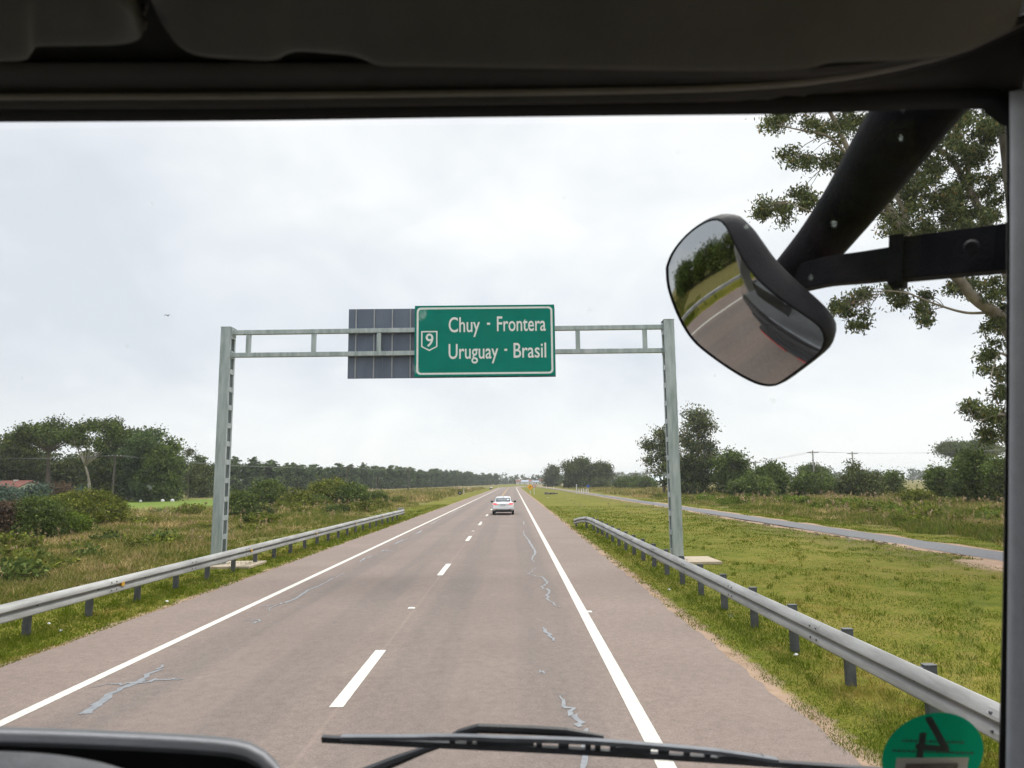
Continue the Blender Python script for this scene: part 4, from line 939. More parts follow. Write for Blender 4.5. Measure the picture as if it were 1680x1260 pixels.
def bollard(px,basepy,topy,label):
    g_=gnd(px,basepy); zt_=at(px,topy,g_.y).z; t=thing('bollard',label,'bollard',(g_.x,g_.y,0),0,'white bollards across the path')
    m=MB(); m.cyl((0,0,zt_/2),.12,zt_,10); m.cyl((0,0,zt_+.03),.12,.06,10,r2=.05); m.build('shaft',WPOST,t)
    m=MB(); m.cyl((0,0,zt_*.82),.125,.12,10); m.build('band',mat('band_grey',(.35,.35,.36),None,9,.5),t)
bollard(946,809.5,795,'tallest white post, left end of the row across the path')
for k,px in enumerate((950,954,957.5,962)): bollard(px,809.5,802.5,['short white bollard next to the tallest white post','second short white bollard from the tallest white post','third short white bollard from the tallest white post','short white bollard next to the blue sign'][k])
def marker(px,basepy,topy,label):
    g_=gnd(px,basepy); zt_=at(px,topy,g_.y).z; t=thing('marker_post',label,'post',(g_.x,g_.y,0),0,'white marker posts along the road')
    m=MB(); m.box((0,0,zt_/2),(.16,.10,zt_)); m.build('shaft',WPOST,t)
    m=MB(); m.box((0,-.055,zt_*.8),(.12,.012,.2)); m.build('reflector',BLACKP,t)
marker(761,811,800,'white marker post beside the old tyre on the left verge')
marker(896.5,801.5,795,'white marker post left of the first slim tree ahead'); marker(908.5,802.5,797,'white marker post right of the first slim tree ahead')
for px,lb in ((818,'white marker post where the left lane enters the bend'),(824,'white marker post by the left verge near the vanishing point')): marker(px,800.8,797,lb)
# old tyre
g_=gnd(754.5,812); t=thing('old_tyre','black tyre lying against the pampas by the white marker post','tyre',(g_.x,g_.y,.0))
m=MB(); R0,r0=.30,.13
rows=[]
for i in range(24):
    a=2*math.pi*i/24; c=Vector((math.cos(a)*R0,0,math.sin(a)*R0+.40)); d=Vector((math.cos(a),0,math.sin(a)))
    rows.append([c+d*r0*math.cos(b_)+Vector((0,r0*math.sin(b_),0)) for b_ in np.linspace(0,6.283,9)[:-1]])
rows.append(rows[0]); m.loft(rows,closed=True); m.build('tread',TYRE,t,True)
m=MB(); m.cyl((0,0,.40),.17,.1,12,'Y'); m.build('hub',RIM,t)
# culvert head wall
g_=gnd(903,811); t=thing('culvert','low grey stone culvert wall in the grass beyond the road signs','culvert',(g_.x,g_.y,0))
m=MB(); m.box((0,0,.18),(2.2,.5,.42)); m.box((-.9,.1,.25),(.7,.6,.5)); m.box((1.2,.05,.14),(.8,.5,.3)); bevel(m.build('head_wall',mat('culvert_stone',(.22,.20,.17),(.12,.11,.09),2,.9,0,.4,10),t),.05)
m=MB(); m.cyl((0,-.24,.2),.16,.08,14,'Y'); m.build('pipe_mouth',RUBBER,t)
# litter scraps
LIT=mat('litter',(.75,.75,.73),(.6,.6,.6),20,.6)
for px,py,lb in ((99,1037,'white scrap of litter in the grass under the left guard rail'),(80,1026,'crumpled white paper under the left guard rail near its second post'),(274,988.5,'small white scrap at the grass edge left of the road'),(1306,1076,'small pale scrap in the grass below the right guard rail'),(1098,969,'tiny white scrap in the grass beside a right guard rail post'),(899,817,'white bag lying on the mown grass beyond the road signs')):
    g_=gnd(px,py); t=thing('litter',lb,'litter',(g_.x,g_.y,float(gz(g_.x,g_.y))+.03)); s=.032*max(1,g_.y/40)
    m=MB(); q=[Vector((math.cos(a)*s*random.uniform(.7,1.6),math.sin(a)*s*random.uniform(.5,1.2),random.uniform(0,.6)*s)) for a in np.linspace(0,6.28,8)[:-1]]
    m.add(q+[Vector((0,0,s*1.1)),Vector((0,0,-.02))],[(i,(i+1)%7,7) for i in range(7)]+[((i+1)%7,i,8) for i in range(7)]); m.build('scrap',LIT,t)
for px,py,w_,lb in ((267,818.5,.55,'white painted stone under the left grove, left one'),(283,818.5,.6,'white painted stone under the right end of the left grove'),(231,819,.45,'pale painted stone under the tall trees of the left grove')):
    g_=at(px,py,122); t=thing('white_stone',lb,'stone',(g_.x,122,0),0,'white painted stones under the left grove')
    m=MB(); rows=[]
    for z,r in ((0,.5),(.3,.55),(.6,.45),(.8,.15)): rows.append([Vector((math.cos(a)*r*w_*random.uniform(.85,1.15),math.sin(a)*r*w_*.8,z*w_)) for a in np.linspace(0,6.283,9)[:-1]])
    m.loft(rows,closed=True,cap=True); m.build('rock',WPOST,t)
# houses
ROOFT=mat('roof_tiles',(.22,.075,.05),(.15,.05,.035),3,.8,0,.3,20); WALLW=mat('house_wall',(.72,.71,.68),(.60,.59,.56),2,.85)
def house(X,Y,w_,d_,h,rh,label,roof=ROOFT,wall=WALLW,rz=0,grp=None,detail=True):
    t=thing('house',label,'house',(X,Y,0),rz,grp)
    m=MB(); m.box((0,0,h/2),(w_,d_,h)); m.prism([(-w_/2,-d_/2+.01,h),(-w_/2,d_/2-.01,h),(-w_/2,0,h+rh)],(w_,0,0)); m.build('wall',wall,t)
    m=MB()
    for s in (-1,1):
        a=Vector((-w_/2-.4,s*(d_/2+.45),h-.12)); b_=Vector((-w_/2-.4,0,h+rh+.1)); m.prism([a,b_,b_+Vector((0,0,.14)),a+Vector((0,0,.14))],(w_+.8,0,0))
    rf=m.build('roof',roof,t)
    for xx in (-w_*.28,w_*.28):
        m=MB(); m.box((xx,-d_/2-.02,h*.55),(w_*.16,.06,h*.36)); wn=m.build('window',WALLW,t)
        m=MB(); m.box((xx,-d_/2-.06,h*.55),(w_*.13,.03,h*.30)); m.build('pane',GLASSD,wn)
    m=MB(); m.box((0,-d_/2-.03,h*.36),(w_*.10,.08,h*.72)); m.build('door',mat('house_door',(.12,.07,.04),None,5,.6),t)
    if detail: m=MB(); m.box((w_*.3,0,h+rh*.7),(.5,.5,rh*1.3)); m.build('chimney',wall,rf)
    return t
g_=at(-40,796,112); house(g_.x,116,11.5,7,2.5,1.0,'white house with red tiled roof at the far left behind garden shrubs')
BLUER=mat('roof_metal',(.30,.36,.44),(.22,.27,.34),3,.4,.3)
g_=at(1090,800,270); house(g_.x,275,8.5,6,2.6,1.5,'white house with blue grey roof behind the right gantry post',roof=BLUER)
TG='small houses at the end of the road'
for px,Y,w_,h,rh,lb,rf in ((853,880,9,3,2.2,'small red roofed house at the end of the road, leftmost',ROOFT),(861,860,8,3,1.6,'small grey roofed house at the end of the road',BLUER),(869,900,9,3.2,2,'small house above the yellow diamond sign at the end of the road',ROOFT),(880,840,10,2.8,1.2,'long low white house at the end of the road',BLUER),(891,820,8,3.5,2.2,'larger red roofed house at the end of the road, rightmost of two',ROOFT),(899,860,9,3,1.6,'pale house left of the slim tree at the end of the road',BLUER)):
    p=at(px,795,Y); house(p.x,Y,w_,7,h,rh,lb,roof=rf,grp=TG,detail=False)
# power poles and wires
WOOD=mat('pole_timber',(.10,.085,.07),(.06,.05,.042),3,.9,0,.3,20,stretch=(1,1,.2)); PCONC=mat('pole_concrete',(.30,.29,.27),(.22,.21,.20),4,.9)
PGRP='power poles'
def pole(px,topy,Y,label,material=WOOD,arms=1,group=PGRP):
    X,h=place(px,topy,Y); t=thing('power_pole',label,'power pole',(X,Y,0),0,group)
    m=MB(); m.tube([(0,0,-.1),(0,0,h)],[.21,.15],8); m.build('shaft',material,t)
    for k in range(arms):
        m=MB(); m.box((0,-.12,h-.5-k*.9),(2.8,.12,.20)); m.tube([(-.7,-.12,h-.5-k*.9),(0,-.1,h-1.3-k*.9)],.025,5); m.tube([(.7,-.12,h-.5-k*.9),(0,-.1,h-1.3-k*.9)],.025,5); m.build('crossarm',material,t)
    m=MB()
    for x in (-1,-.4,.45,1): m.cyl((x,-.12,h-.34),.045,.2,8)
    m.build('insulator',SIGNWHITE,t)
    return Vector((X,Y,h-.28))
a1=pole(189,744,118,'dark timber power pole in front of the left grove')
a2=pole(570,764,190,'timber power pole with crossarm before the plantation, behind the dome bushes')
a3=pole(670,768,235,'plain timber power pole before the plantation, right of the crossarm pole')
a4=pole(620,782,170,'thin low pole right of the pampas plumes',arms=0)
c1=pole(1333,739,175,'nearer power pole on the right with a single crossarm',PCONC); c2=pole(1398,741,190,'farther power pole on the right behind the sapling',PCONC)
c3=pole(1239,756,200,'plain power pole just left of the low broad tree',PCONC)
for k,(px,ty,Y) in enumerate(((1008,784,420),(1022,779,400),(1038,775,380),(1047,778,430),(1060,769,350),(1065,775,390),(1073,773,370))):
    pole(px,ty,Y,['far power pole above the left bush of the row','far power pole above the left part of the bush row','far crossarm pole above the middle bush of the row','small far pole above the middle bush','tallest of the far poles left of the white house','far pole close right of the tallest far pole','far pole beside the right gantry post, left of the ragged gum'][k],PCONC)
WIRE=mat('wire',(.16,.16,.17),None,3,.6)
def wire(a,b_,label,sagf=.012):
    for x in (0,):
        m=MB(); a=Vector(a);b_=Vector(b_); L=(b_-a).length
        def one(off):
            pts=[a.lerp(b_,i/16)+Vector((off,0,-sagf*L*4*(i/16)*(1-i/16))) for i in range(17)]; m.tube(pts,.011,4)
        for off in (-1,-.4,.45,1): one(off)
        tag(m.build('power_line',WIRE),label,'wires',group='overhead wires')
a0=at(-120,752,100); wire(a0,a1,'overhead wires left of the dark timber pole'); wire(a1,a2,'overhead wires from the dark timber pole to the crossarm pole'); wire(a2,a3,'overhead wires between the two poles before the plantation')
wire(c1,c2,'overhead wires between the two poles on the right',.004); wire(c2,at(1700,735,120),'overhead wires from the farther right pole towards the umbrella pine',.006); wire(c3,c1,'overhead wires from the plain pole to the nearer right pole',.006)
# a bird far up in the cloud
bp=at(275,518,60); m=MB(); m.loft([[bp+Vector((x,dy,.12-abs(abs(x)-.14)*.9)) for x in np.linspace(-.26,.26,9)] for dy in (-.05,.05)]); m.tube([bp+Vector((0,-.16,.0)),bp+Vector((0,0,.01)),bp+Vector((0,.16,0))],[.015,.045,.02],6)
tag(solid(m.build('bird',BLACKP),.01,0),'dark bird gliding in the grey sky above the left gantry post','bird')

# ------------------------------------------------------------------ the truck we sit in
tk=thing('truck','dark cab interior of the truck, seen from the passenger seat','truck',(-.45,0,0))
TO=Vector((.45,0,0))
def part(mb,name,mt,parent=tk,smooth=False):
    mb.v=[(v[0]+.45,v[1],v[2]) for v in mb.v]
    return mb.build(name,mt,parent,smooth)
def glassY(z): return .80+(3.075-z)*.40
def on_glass(px,py,off=0.0):
    d=ray(px,py); a=d.y+.40*d.z; t=(.80+off+(3.075-CAMH)*.40)/a; return Vector((0,0,CAMH))+d*t
def row(pts,Y,n=60): return [at(p[0],p[1],p[2] if len(p)>2 else Y) for p in spline([q if len(q)>2 else (q[0],q[1],Y) for q in pts],n)]
def row2(pts,Y,n=60): return row([(p[0],p[1],Y) for p in pts],Y,n)
GT=[(-1500,203),(-300,197),(0,195),(400,192.5),(700,188),(1000,184.5),(1250,182),(1400,178),(1540,173),(1600,174),(1630,182),(1650,205)]
ST=[(-1500,178),(-300,173),(0,172),(400,170.5),(700,166),(1000,162.5),(1250,160),(1400,157),(1540,151),(1620,150),(1660,160),(1668,180)]
RG=[(-1500,164),(-300,159),(0,158.5),(400,157),(700,153.5),(1000,149),(1200,143.5),(1330,134),(1430,119),(1500,104),(1590,78),(1690,30)]
PTp=[(-1500,106),(-300,104),(0,104),(400,104.5),(700,106),(900,108.5),(1100,112),(1250,114),(1380,108),(1480,96),(1560,78),(1650,35)]
def shift(P,dy): return [(a,b_+dy) for a,b_ in P]
m=MB(); m.loft([row2(GT,.800),row2(ST,.782),row2(shift(ST,-3),.80)]); o=part(m,'windscreen_seal',RUBBER,smooth=True); solid(o,.006,1)
m=MB(); m.loft([row2(shift(ST,1),.786),row2(shift(RG,11),.772),row2(shift(RG,8.5),.775)]); solid(part(m,'lower_trim',HEADPAN,smooth=True),.006,1)
R1=row2(RG,.758); m=MB(); m.tube([p+Vector((0,0,.0)) for p in R1],.0042,8); part(m,'header_piping',RIDGE,smooth=True)
R1=row2(shift(RG,9),.768); m=MB(); m.tube(R1,.0026,6); part(m,'header_bead',HEADPAN,smooth=True)
m=MB(); m.loft([row2(RG,.764),row2([(a,(b_+c_)/2) for (a,b_),(_,c_) in zip(RG,PTp)],.745),row2(PTp,.712),row2(shift(PTp,-6),.720)]); solid(part(m,'header_panel',HEADPAN,smooth=True),.008,1)
# roof lining above and behind
zr=3.19
m=MB(); xs_=np.linspace(-1.6,.8,25)
edge=row2(shift(PTp,-2),.722,25)
m.loft([edge,[Vector((p.x,.70,max(p.z,3.13)+.02)) for p in edge],[Vector((p.x,.45,zr)) for p in edge],[Vector((p.x,-.2,zr+.03)) for p in edge],[Vector((p.x,-1.3,zr)) for p in edge]]); solid(part(m,'roof_lining',LINING,smooth=True),.02,1)
# sun visors folded up against the lining
def visor(name,bot,top,Yb,Yt,label=None):
    n=96; B=row2(shift(bot,-9),Yb,n); Tt=row2(top,Yt,n); rows=[]
    prof=[(.02,.012),(-.03,.008),(-.055,.001),(-.04,-.005),(.0,-.009),(.08,-.011),(.18,-.010),(.4,-.007),(.7,-.004),(1,.0)]
    for u,dz in prof: rows.append([B[i].lerp(Tt[i],u)+Vector((0,0,dz)) for i in range(n)])
    for u,dz in reversed(prof[1:]): rows.append([B[i].lerp(Tt[i],u)+Vector((0,.004,dz+.024)) for i in range(n)])
    rows.append(rows[0]); mb=MB(); mb.loft(rows)
    nrow=len(rows)
    mb.f.append(tuple(i*n for i in range(nrow-1))); mb.f.append(tuple(i*n+n-1 for i in range(nrow-1)))
    v=part(mb,name,FABRIC,smooth=True)
    e=MB(); e.tube([B[i].lerp(Tt[i],-.035)+Vector((0,-.003,.001)) for i in range(n)],.0045,10); part(e,'edge_highlight',VEDGE_LIT,v,True)  # added tube, its paler colour paints the highlight along the visor's bottom edge
    return v
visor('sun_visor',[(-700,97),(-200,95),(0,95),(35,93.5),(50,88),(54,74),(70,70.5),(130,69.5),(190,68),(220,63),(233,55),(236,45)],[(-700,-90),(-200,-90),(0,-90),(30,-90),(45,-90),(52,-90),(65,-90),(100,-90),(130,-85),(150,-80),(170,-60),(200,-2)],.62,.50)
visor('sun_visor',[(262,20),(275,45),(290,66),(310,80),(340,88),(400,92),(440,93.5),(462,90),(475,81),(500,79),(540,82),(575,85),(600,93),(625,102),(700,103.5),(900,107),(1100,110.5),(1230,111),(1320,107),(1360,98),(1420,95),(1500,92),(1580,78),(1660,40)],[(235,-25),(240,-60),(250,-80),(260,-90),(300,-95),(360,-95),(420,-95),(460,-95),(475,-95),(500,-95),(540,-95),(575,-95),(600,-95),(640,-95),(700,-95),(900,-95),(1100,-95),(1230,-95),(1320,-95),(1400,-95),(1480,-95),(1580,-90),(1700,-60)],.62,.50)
# right A pillar and its rubber
pl=[(1656,150),(1657,300),(1656,600),(1654,900),(1650,1260),(1646,1500)]
def prow(P,f,n=30): 
    S=spline([(a,b_,0) for a,b_ in P],n); return [at(s[0],s[1],f(s[1])) for s in S]
fy=lambda y:.74+(y-150)/1100*.24
m=MB(); m.loft([prow(pl,lambda y:fy(y)+.05),prow(shift(pl,0),lambda y:fy(y)),prow([(a+10,b_) for a,b_ in pl],lambda y:fy(y)-.012),prow([(a+70,b_) for a,b_ in pl],lambda y:fy(y)-.06),prow([(a+240,b_) for a,b_ in pl],lambda y:fy(y)-.10)]); solid(part(m,'windscreen_pillar',PILLAR,smooth=True),.01,1)
pe=[(1644,150),(1648,185),(1651,240),(1650,600),(1646,900),(1638,1260),(1630,1500)]
m=MB(); m.loft([prow(pe,lambda y:fy(y)+.075),prow([(a+2,b_) for a,b_ in pe],lambda y:fy(y)+.05),prow([(a+30,b_) for a,b_ in pe],lambda y:fy(y)+.055)]); solid(part(m,'pillar_seal',RUBBER,smooth=True),.006,1)
# windscreen glass
gm_=bpy.data.materials.new('windscreen_glass'); gm_.use_nodes=True; nt=gm_.node_tree; nt.nodes.clear()
tr_=N(nt,'ShaderNodeBsdfTransparent'); tr_.inputs[0].default_value=(.97,.985,.98,1); gl_=N(nt,'ShaderNodeBsdfGlossy'); gl_.inputs['Roughness'].default_value=.02; gl_.inputs[0].default_value=(.5,.5,.5,1)
fr=N(nt,'ShaderNodeFresnel'); fr.inputs[0].default_value=1.25; mx=N(nt,'ShaderNodeMixShader'); nt.links.new(fr.outputs[0],mx.inputs[0]); nt.links.new(tr_.outputs[0],mx.inputs[1]); nt.links.new(gl_.outputs[0],mx.inputs[2])
oo=N(nt,'ShaderNodeOutputMaterial'); nt.links.new(mx.outputs[0],oo.inputs[0])
m=MB(); m.loft([[Vector((x,glassY(z)+.012,z)) for x in np.linspace(-1.62,.66,6)] for z in (3.10,2.8,2.5,2.12)]); part(m,'windscreen',gm_)
# dirt specks and smears on the glass
sm_=bpy.data.materials.new('glass_dirt'); sm_.use_nodes=True; nt=sm_.node_tree; nt.nodes.clear()
tcx=N(nt,'ShaderNodeTexCoord'); nf=noise(nt,tcx.outputs['Object'],420,3,.6); a_=maprange(nt,nf,.40,.72,.05,.42)
tr_=N(nt,'ShaderNodeBsdfTransparent'); df=N(nt,'ShaderNodeBsdfTranslucent'); df.inputs[0].default_value=(.62,.70,.66,1); mx=N(nt,'ShaderNodeMixShader'); nt.links.new(a_,mx.inputs[0]); nt.links.new(tr_.outputs[0],mx.inputs[1]); nt.links.new(df.outputs[0],mx.inputs[2]); oo=N(nt,'ShaderNodeOutputMaterial'); nt.links.new(mx.outputs[0],oo.inputs[0])
for px,py,rr in ((694,513,8),(690,519,6),(1369,367,6),(1478,227,5),(1481,180,5),(1268,657,5),(925,324,4),(1112,250,4),(1173,616,3),(208,568,4),(967,508,4),(1330,455,4),(683,605,6),(35,620,3),(250,335,4),(1225,372,5),(1090,780,5),(245,800,4),(1200,1010,4),(1395,880,9),(1310,1010,6)):
    c=on_glass(px,py,.006); k=rr*c.y/FPX; q=[]
    for i in range(11):
        a=2*math.pi*i/11; r=k*random.uniform(.6,1.25); zz_=math.sin(a)*r; q.append(c+Vector((math.cos(a)*r,-.40*zz_,zz_)))
    m=MB(); m.add(q,[tuple(range(11))]); part(m,'glass_dirt',sm_)
# round green emissions sticker on the lower right glass
stm=bpy.data.materials.new('sticker_green'); stm.use_nodes=True; nt=stm.node_tree; nt.nodes.clear()
d1=N(nt,'ShaderNodeBsdfDiffuse'); d1.inputs[0].default_value=(.012,.15,.11,1); t1=N(nt,'ShaderNodeBsdfTranslucent'); t1.inputs[0].default_value=(.006,.30,.20,1); mx=N(nt,'ShaderNodeMixShader'); mx.inputs[0].default_value=.6
nt.links.new(d1.outputs[0],mx.inputs[1]); nt.links.new(t1.outputs[0],mx.inputs[2]); oo=N(nt,'ShaderNodeOutputMaterial'); tp=N(nt,'ShaderNodeBsdfTransparent'); tp.inputs[0].default_value=(.25,.7,.55,1); m3=N(nt,'ShaderNodeMixShader'); m3.inputs[0].default_value=.34; nt.links.new(mx.outputs[0],m3.inputs[1]); nt.links.new(tp.outputs[0],m3.inputs[2]); nt.links.new(m3.outputs[0],oo.inputs[0])
sc_=on_glass(1530,1240,-.002)
gu=Vector((1,0,0)); gv=Vector((0,-.40,1)).normalized(); gn=gu.cross(gv)
SR=.0735
def sp2(u,v,o=0): return sc_+gu*u*SR+gv*v*SR+gn*o
if gn.y>0: gn=-gn
m=MB(); rows=[[sp2(0,0)]*32]+[[sp2(r*math.cos(a),r*math.sin(a)) for a in np.linspace(0,2*math.pi,33)[:-1]] for r in (.5,1.0)]
m.add([sp2(math.cos(a),math.sin(a)) for a in np.linspace(0,2*math.pi,49)[:-1]],[tuple(range(48))]); stk=part(m,'emissions_sticker',stm); solid(stk,.0008,0)
def spoly(mb,P,o=.0012): mb.add([sp2(a,b_,o) for a,b_ in P],[tuple(range(len(P)))])
def sq(mb,x0,x1,y0,y1,o): spoly(mb,[(x0,y0),(x1,y0),(x1,y1),(x0,y1)],o)
STB=mat('sticker_black',(.02,.032,.028),None,5,.5)
m=MB(); spoly(m,[(-.29,.90),(-.15,.93),(.31,.18),(.17,.14)]); spoly(m,[(.31,.10),(.29,.23),(-.38,.31),(-.38,.18)],.0014); spoly(m,[(-.34,.56),(-.20,.56),(-.20,-.02),(-.34,-.02)],.0016)
part(m,'sticker_number',STB)
m=MB(); random.seed(3)
for y_,x0_,x1_ in ((.34,-.66,.60),(.10,-.82,.80)):
    x_=x0_
    while x_<x1_:
        l_=random.uniform(.03,.09); sq(m,x_,min(x_+l_,x1_),y_-.03-(x_*.05),y_+.03-(x_*.05),.0009); x_+=l_+.025
part(m,'sticker_small_print',mat('sticker_print',(.004,.06,.045),None,5,.5))
m=MB(); sq(m,-.72,.72,-.62,-.03,.0011); part(m,'sticker_label',mat('sticker_label_white',(.50,.48,.41),(.44,.42,.36),9,.7))
m=MB(); sq(m,-.52,.52,-.48,-.16,.0020); part(m,'sticker_plate_field',mat('sticker_field',(.10,.085,.075),(.15,.13,.11),25,.7))
# dashboard hood at lower left
hr=[(-700,1192),(-100,1202),(0,1204),(100,1207),(200,1211),(300,1216),(365,1221),(402,1227),(428,1240),(446,1257),(460,1280),(480,1325)]
def hrow(P,Y): return row2(P,Y,50)
A=hrow(hr,.80); m=MB()
m.loft([hrow(shift(hr,5),.90),hrow(shift(hr,-2),.86),A,hrow(shift(hr,2.5),.785),[p+Vector((0,0,-.006)) for p in hrow(shift(hr,6),.785)]]); solid(part(m,'dashboard_hood',DASH,smooth=True),.006,1)
m=MB(); m.tube(hrow(shift(hr,3.5),.772),.0052,10); part(m,'hood_rim',PILLAR,smooth=True)
inn=[(-700,1196),(-100,1205),(0,1207),(100,1210),(200,1215),(300,1221),(360,1227),(395,1234),(415,1246),(425,1262),(432,1285),(440,1330)]
m=MB(); m.loft([hrow(inn,.80),hrow(shift(inn,4),.92),[Vector((p.x,.93,p.z-.25)) for p in hrow(shift(inn,4),.92)]]); solid(part(m,'hood_recess',RUBBER,smooth=True),.004,1)
low=[(-700,1236),(-100,1240),(0,1243),(60,1246),(120,1253),(180,1266),(240,1290),(280,1330)]
m=MB(); m.loft([[p+Vector((0,.03,-.02)) for p in hrow(low,.74)],hrow(low,.72),[p+Vector((0,-.05,-.04)) for p in hrow(low,.72)],[p+Vector((0,-.06,-.3)) for p in hrow(low,.72)]]); solid(part(m,'instrument_panel',DASH,smooth=True),.006,1)
m=MB(); m.box((-.5,.88,2.02),(2.3,.56,.10)); m.box((-.5,1.12,1.85),(2.3,.06,.42)); m.box((-.5,.62,1.75),(2.3,.06,.5)); bevel(part(m,'dashboard',DASH),.02)
# wiper outside the glass
WY=.05
def wg(px,py,off=WY): return on_glass(px,py,off)
wp=None
def bar(mb,pts,w_,d_=.006):
    P=[Vector(p) for p in pts]; rows=[]
    for i,p in enumerate(P):
        h=w_[i]/2 if isinstance(w_,list) else w_/2; up=gv*h; fw=Vector((0,d_/2,0)); rows.append([p-up-fw,p+up-fw,p+up+fw,p-up+fw])
    mb.loft(rows,closed=True,cap=True)
px1=1.1/FPX
m=MB(); bar(m,spline([tuple(wg(a,b_)) for a,b_ in ((529,1212),(620,1216.5),(760,1223),(900,1229.5),(1050,1238),(1200,1247.5),(1330,1257),(1480,1268))],30),11*px1,.012); wb=part(m,'wiper',WIPBLK)
m=MB(); bar(m,spline([tuple(wg(a,b_,WY-.004)) for a,b_ in ((560,1209.5),(640,1209.5),(760,1209.5),(830,1212),(930,1214.5),(1010,1219),(1120,1228),(1200,1236),(1275,1247))],30),[6*px1]*6+[8*px1]*20+[6*px1]*4,.014); o=part(m,'wiper_frame',WIPGREY,wb)
m=MB()
for a in (560,640,742,770,786,884,920,928,964,980,1005,1044,1084,1092,1126,1160,1195,1240): 
    y0=np.interp(a,[560,760,900,1050,1200,1275],[1209,1210,1214,1222,1236,1247]); y1_=np.interp(a,[529,760,900,1050,1200,1330],[1212,1223,1229.5,1238,1247.5,1257])
    bar(m,[wg(a-4,y0),wg(a-4,y1_)],.001); bar(m,[wg(a-4,(y0+y1_)/2),wg(a+5,(y0+y1_)/2+.4)],abs(y1_-y0)*px1,.008)
m.box(wg(830,1218),(.085,.010,9*px1)); m.box(wg(1035,1229),(.06,.010,9*px1)); m.box(wg(1215,1243),(.07,.010,8*px1)); part(m,'wiper_bracket',WIPBLK,wb)
m=MB(); m.tube([wg(728,1221,.075),wg(700,1229,.075),wg(655,1246,.08),wg(600,1268,.085),wg(500,1310,.09)],[.006,.008,.0115,.013,.014],8,flat=.7); part(m,'wiper_arm',BLACKP,wb)
m=MB(); m.tube([wg(735,1215,.07),wg(755,1203,.075),wg(785,1195,.075),wg(860,1197.5,.075),wg(930,1201,.07),wg(990,1210,.065)],[.006,.007,.0075,.0075,.007,.004],8); part(m,'wiper_link',BLACKP,wb)
# kerb mirror on its two arms
MC_=at(1229,494,1.36); MN=Vector((-.77,-.46,-.44)).normalized()
def on_plane(px,py,off=0):
    d=ray(px,py); o=Vector((0,0,CAMH)); t=(MC_-o).dot(MN)/d.dot(MN); return o+d*t+MN*off
zo=lambda x,y:(1060+x/2.571,170+y/2.571)
OUT=[(93,690),(112,640),(150,585),(200,535),(255,500),(300,488),(335,498),(370,532),(410,588),(470,672),(540,748),(620,822),(690,885),(735,935),(750,985),(738,1035),(700,1075),(640,1122),(580,1165),(540,1183),(490,1174),(430,1138),(330,1062),(240,992),(190,930),(140,840),(105,760)]
OP=[on_plane(*zo(*p)) for p in OUT]; OP=spline([tuple(p) for p in OP+[OP[0]]],73)[:-1]; OP=[Vector(p) for p in OP]
cen=sum(OP,Vector())/len(OP)
mg,nt,b=base_mat('mirror_glass'); b.inputs['Base Color'].default_value=(.43,.44,.44,1); b.inputs['Metallic'].default_value=1; b.inputs['Roughness'].default_value=.04
RCAP=.40; rmax=max((p-cen).length for p in OP)
def cap(p): return (rmax**2-(p-cen).length_squared)/(2*RCAP)
m=MB(); rows=[]
for k in range(1,19):
    s_=k/18; rows.append([cen+(p-cen)*s_+MN*cap(cen+(p-cen)*s_) for p in OP])
m.loft(rows,closed=True); n0=len(m.v); m.v.append(tuple(cen+MN*cap(cen))); m.f+=[(n0,(j+1)%72,j) for j in range(72)]
m2=MB(); prof=[(1.0,.001,1),(1.01,.003,1),(1.02,-.004,1),(1.03,-.015,.7),(1.025,-.029,.4),(.985,-.048,.1),(.87,-.066,0),(.68,-.080,0),(.4,-.087,0),(.05,-.089,0)]
m2.loft([[cen+(p-cen)*a_+MN*(o+cap(p)*q_) for p in OP] for a_,o,q_ in prof],closed=True); n0=len(m2.v); m2.f.append(tuple(range(n0-72,n0)))
mh=part(m2,'kerb_mirror',HOUSBLK,smooth=True); mg_o=part(m,'mirror_glass',mg,mh,True)
def sweep(mb,pts,rads,flat=1.0,n=16): 
    S=spline([tuple(p) for p in pts],24); k=len(S); rr=np.interp(np.linspace(0,1,k),np.linspace(0,1,len(rads)),rads); mb.tube(S,list(rr),n,flat=flat)
jx=at(1330,425,1.36)
m=MB(); sweep(m,[at(1302,450,1.47),at(1345,400,1.42),at(1405,320,1.33),at(1470,225,1.20),at(1545,120,1.10),at(1600,40,1.02)],[.046,.051,.058,.064,.068,.070]); part(m,'mirror_arm',ARMBLK,smooth=True)
def flatbar(mb,pts,hh,dd):
    S=[Vector(p) for p in spline([tuple(p) for p in pts],12)]; rows=[]
    for k,p in enumerate(S):
        t=(S[min(k+1,11)]-S[max(k-1,0)]).normalized(); a=t.cross(Vector((0,0,1))).normalized(); b_=a.cross(t).normalized()
        h=hh[0]+(hh[1]-hh[0])*k/11; rows.append([p-a*dd-b_*h,p+a*dd-b_*h,p+a*dd+b_*h,p-a*dd+b_*h])
    mb.loft(rows,closed=True,cap=True)
m=MB(); flatbar(m,[at(1310,458,1.44),at(1360,446,1.37),at(1420,439,1.31),at(1474,432,1.268)],(.026,.029),.016)
flatbar(m,[at(1462,431,1.277),at(1486,429,1.262)],(.045,.045),.026)
flatbar(m,[at(1478,427,1.268),at(1560,418,1.21),at(1650,408,1.14),at(1730,398,1.07)],(.038,.038),.020)
m.tube([at(1471,462,1.26),at(1473,474,1.26)],[.014,.009],10); m.tube([at(1594,405,1.15),at(1594,405,1.135)],[.013,.009],12)
bevel(part(m,'mirror_bracket',ARMBLK),.006,3)
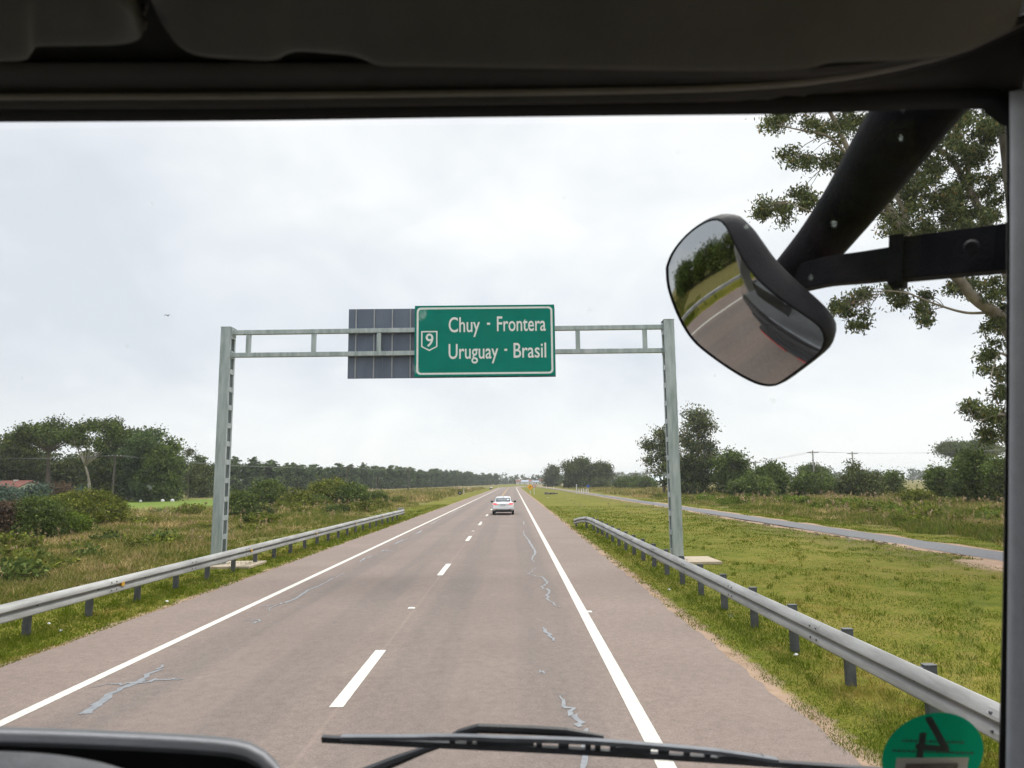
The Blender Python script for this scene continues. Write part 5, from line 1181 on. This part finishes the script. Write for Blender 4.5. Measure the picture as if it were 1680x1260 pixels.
# cab shell (kept simple where only light and the mirror see it)
EXT=mat('cab_paint',(.03,.03,.033),(.022,.022,.025),4,.4)
m=MB(); m.box((-.5,-.45,3.30),(2.45,2.5,.06)); part(m,'roof',EXT)
m=MB(); m.box((-.5,-1.45,2.2),(2.4,.06,2.2)); part(m,'rear_wall',CABIN)
m=MB(); m.box((-.5,-.2,1.15),(2.4,2.5,.06)); part(m,'floor',CABIN)
for x in (-1.68,.70):
    m=MB(); m.box((x,-.25,1.70),(.06,2.4,1.05)); m.box((x,-.35,3.20),(.06,2.1,.14)); m.box((x,-1.05,2.64),(.06,.75,.84)); part(m,'door',CABIN)
m=MB(); m.box((-.5,1.17,1.45),(2.42,.10,1.15)); m.box((-.5,1.16,2.05),(2.3,.10,.06)); bevel(part(m,'front_panel',EXT),.03)
m=MB()
for k in range(5): m.box((-.5,1.24,1.1+k*.16),(1.6,.05,.05))
part(m,'grille',BLACKP)
m=MB(); m.box((-.5,1.26,.78),(2.46,.28,.34)); bevel(part(m,'bumper',BLACKP),.05)
m=MB(); m.box((-1.1,1.41,.90),(.9,.03,.13)); m.box((.1,1.41,.90),(.9,.03,.13)); part(m,'red_strip',TRUCKRED)
m=MB(); m.box((.74,-.2,3.2),(.16,2.2,.36)); part(m,'cant_rail',LINING)
# left pillar (out of view, closes the cab)
m=MB(); m.box((-1.63,.9,2.6),(.12,.2,1.1)); part(m,'side_pillar',CABIN)

# ------------------------------------------------------------------ haze in the air
hzm=bpy.data.materials.new('haze_air'); hzm.use_nodes=True; nt=hzm.node_tree; nt.nodes.clear()
pv=N(nt,'ShaderNodeVolumePrincipled'); pv.inputs['Color'].default_value=(.95,.98,1.0,1); pv.inputs['Density'].default_value=.00024; pv.inputs['Anisotropy'].default_value=.1
oo=N(nt,'ShaderNodeOutputMaterial'); nt.links.new(pv.outputs[0],oo.inputs['Volume'])
m=MB(); m.box((0,1150,19.3),(5400,4400,42.6)); hz_=tag(m.build('haze',hzm),kind='stuff'); tag(hz_,'thin pale haze in the air over the road and fields','haze')
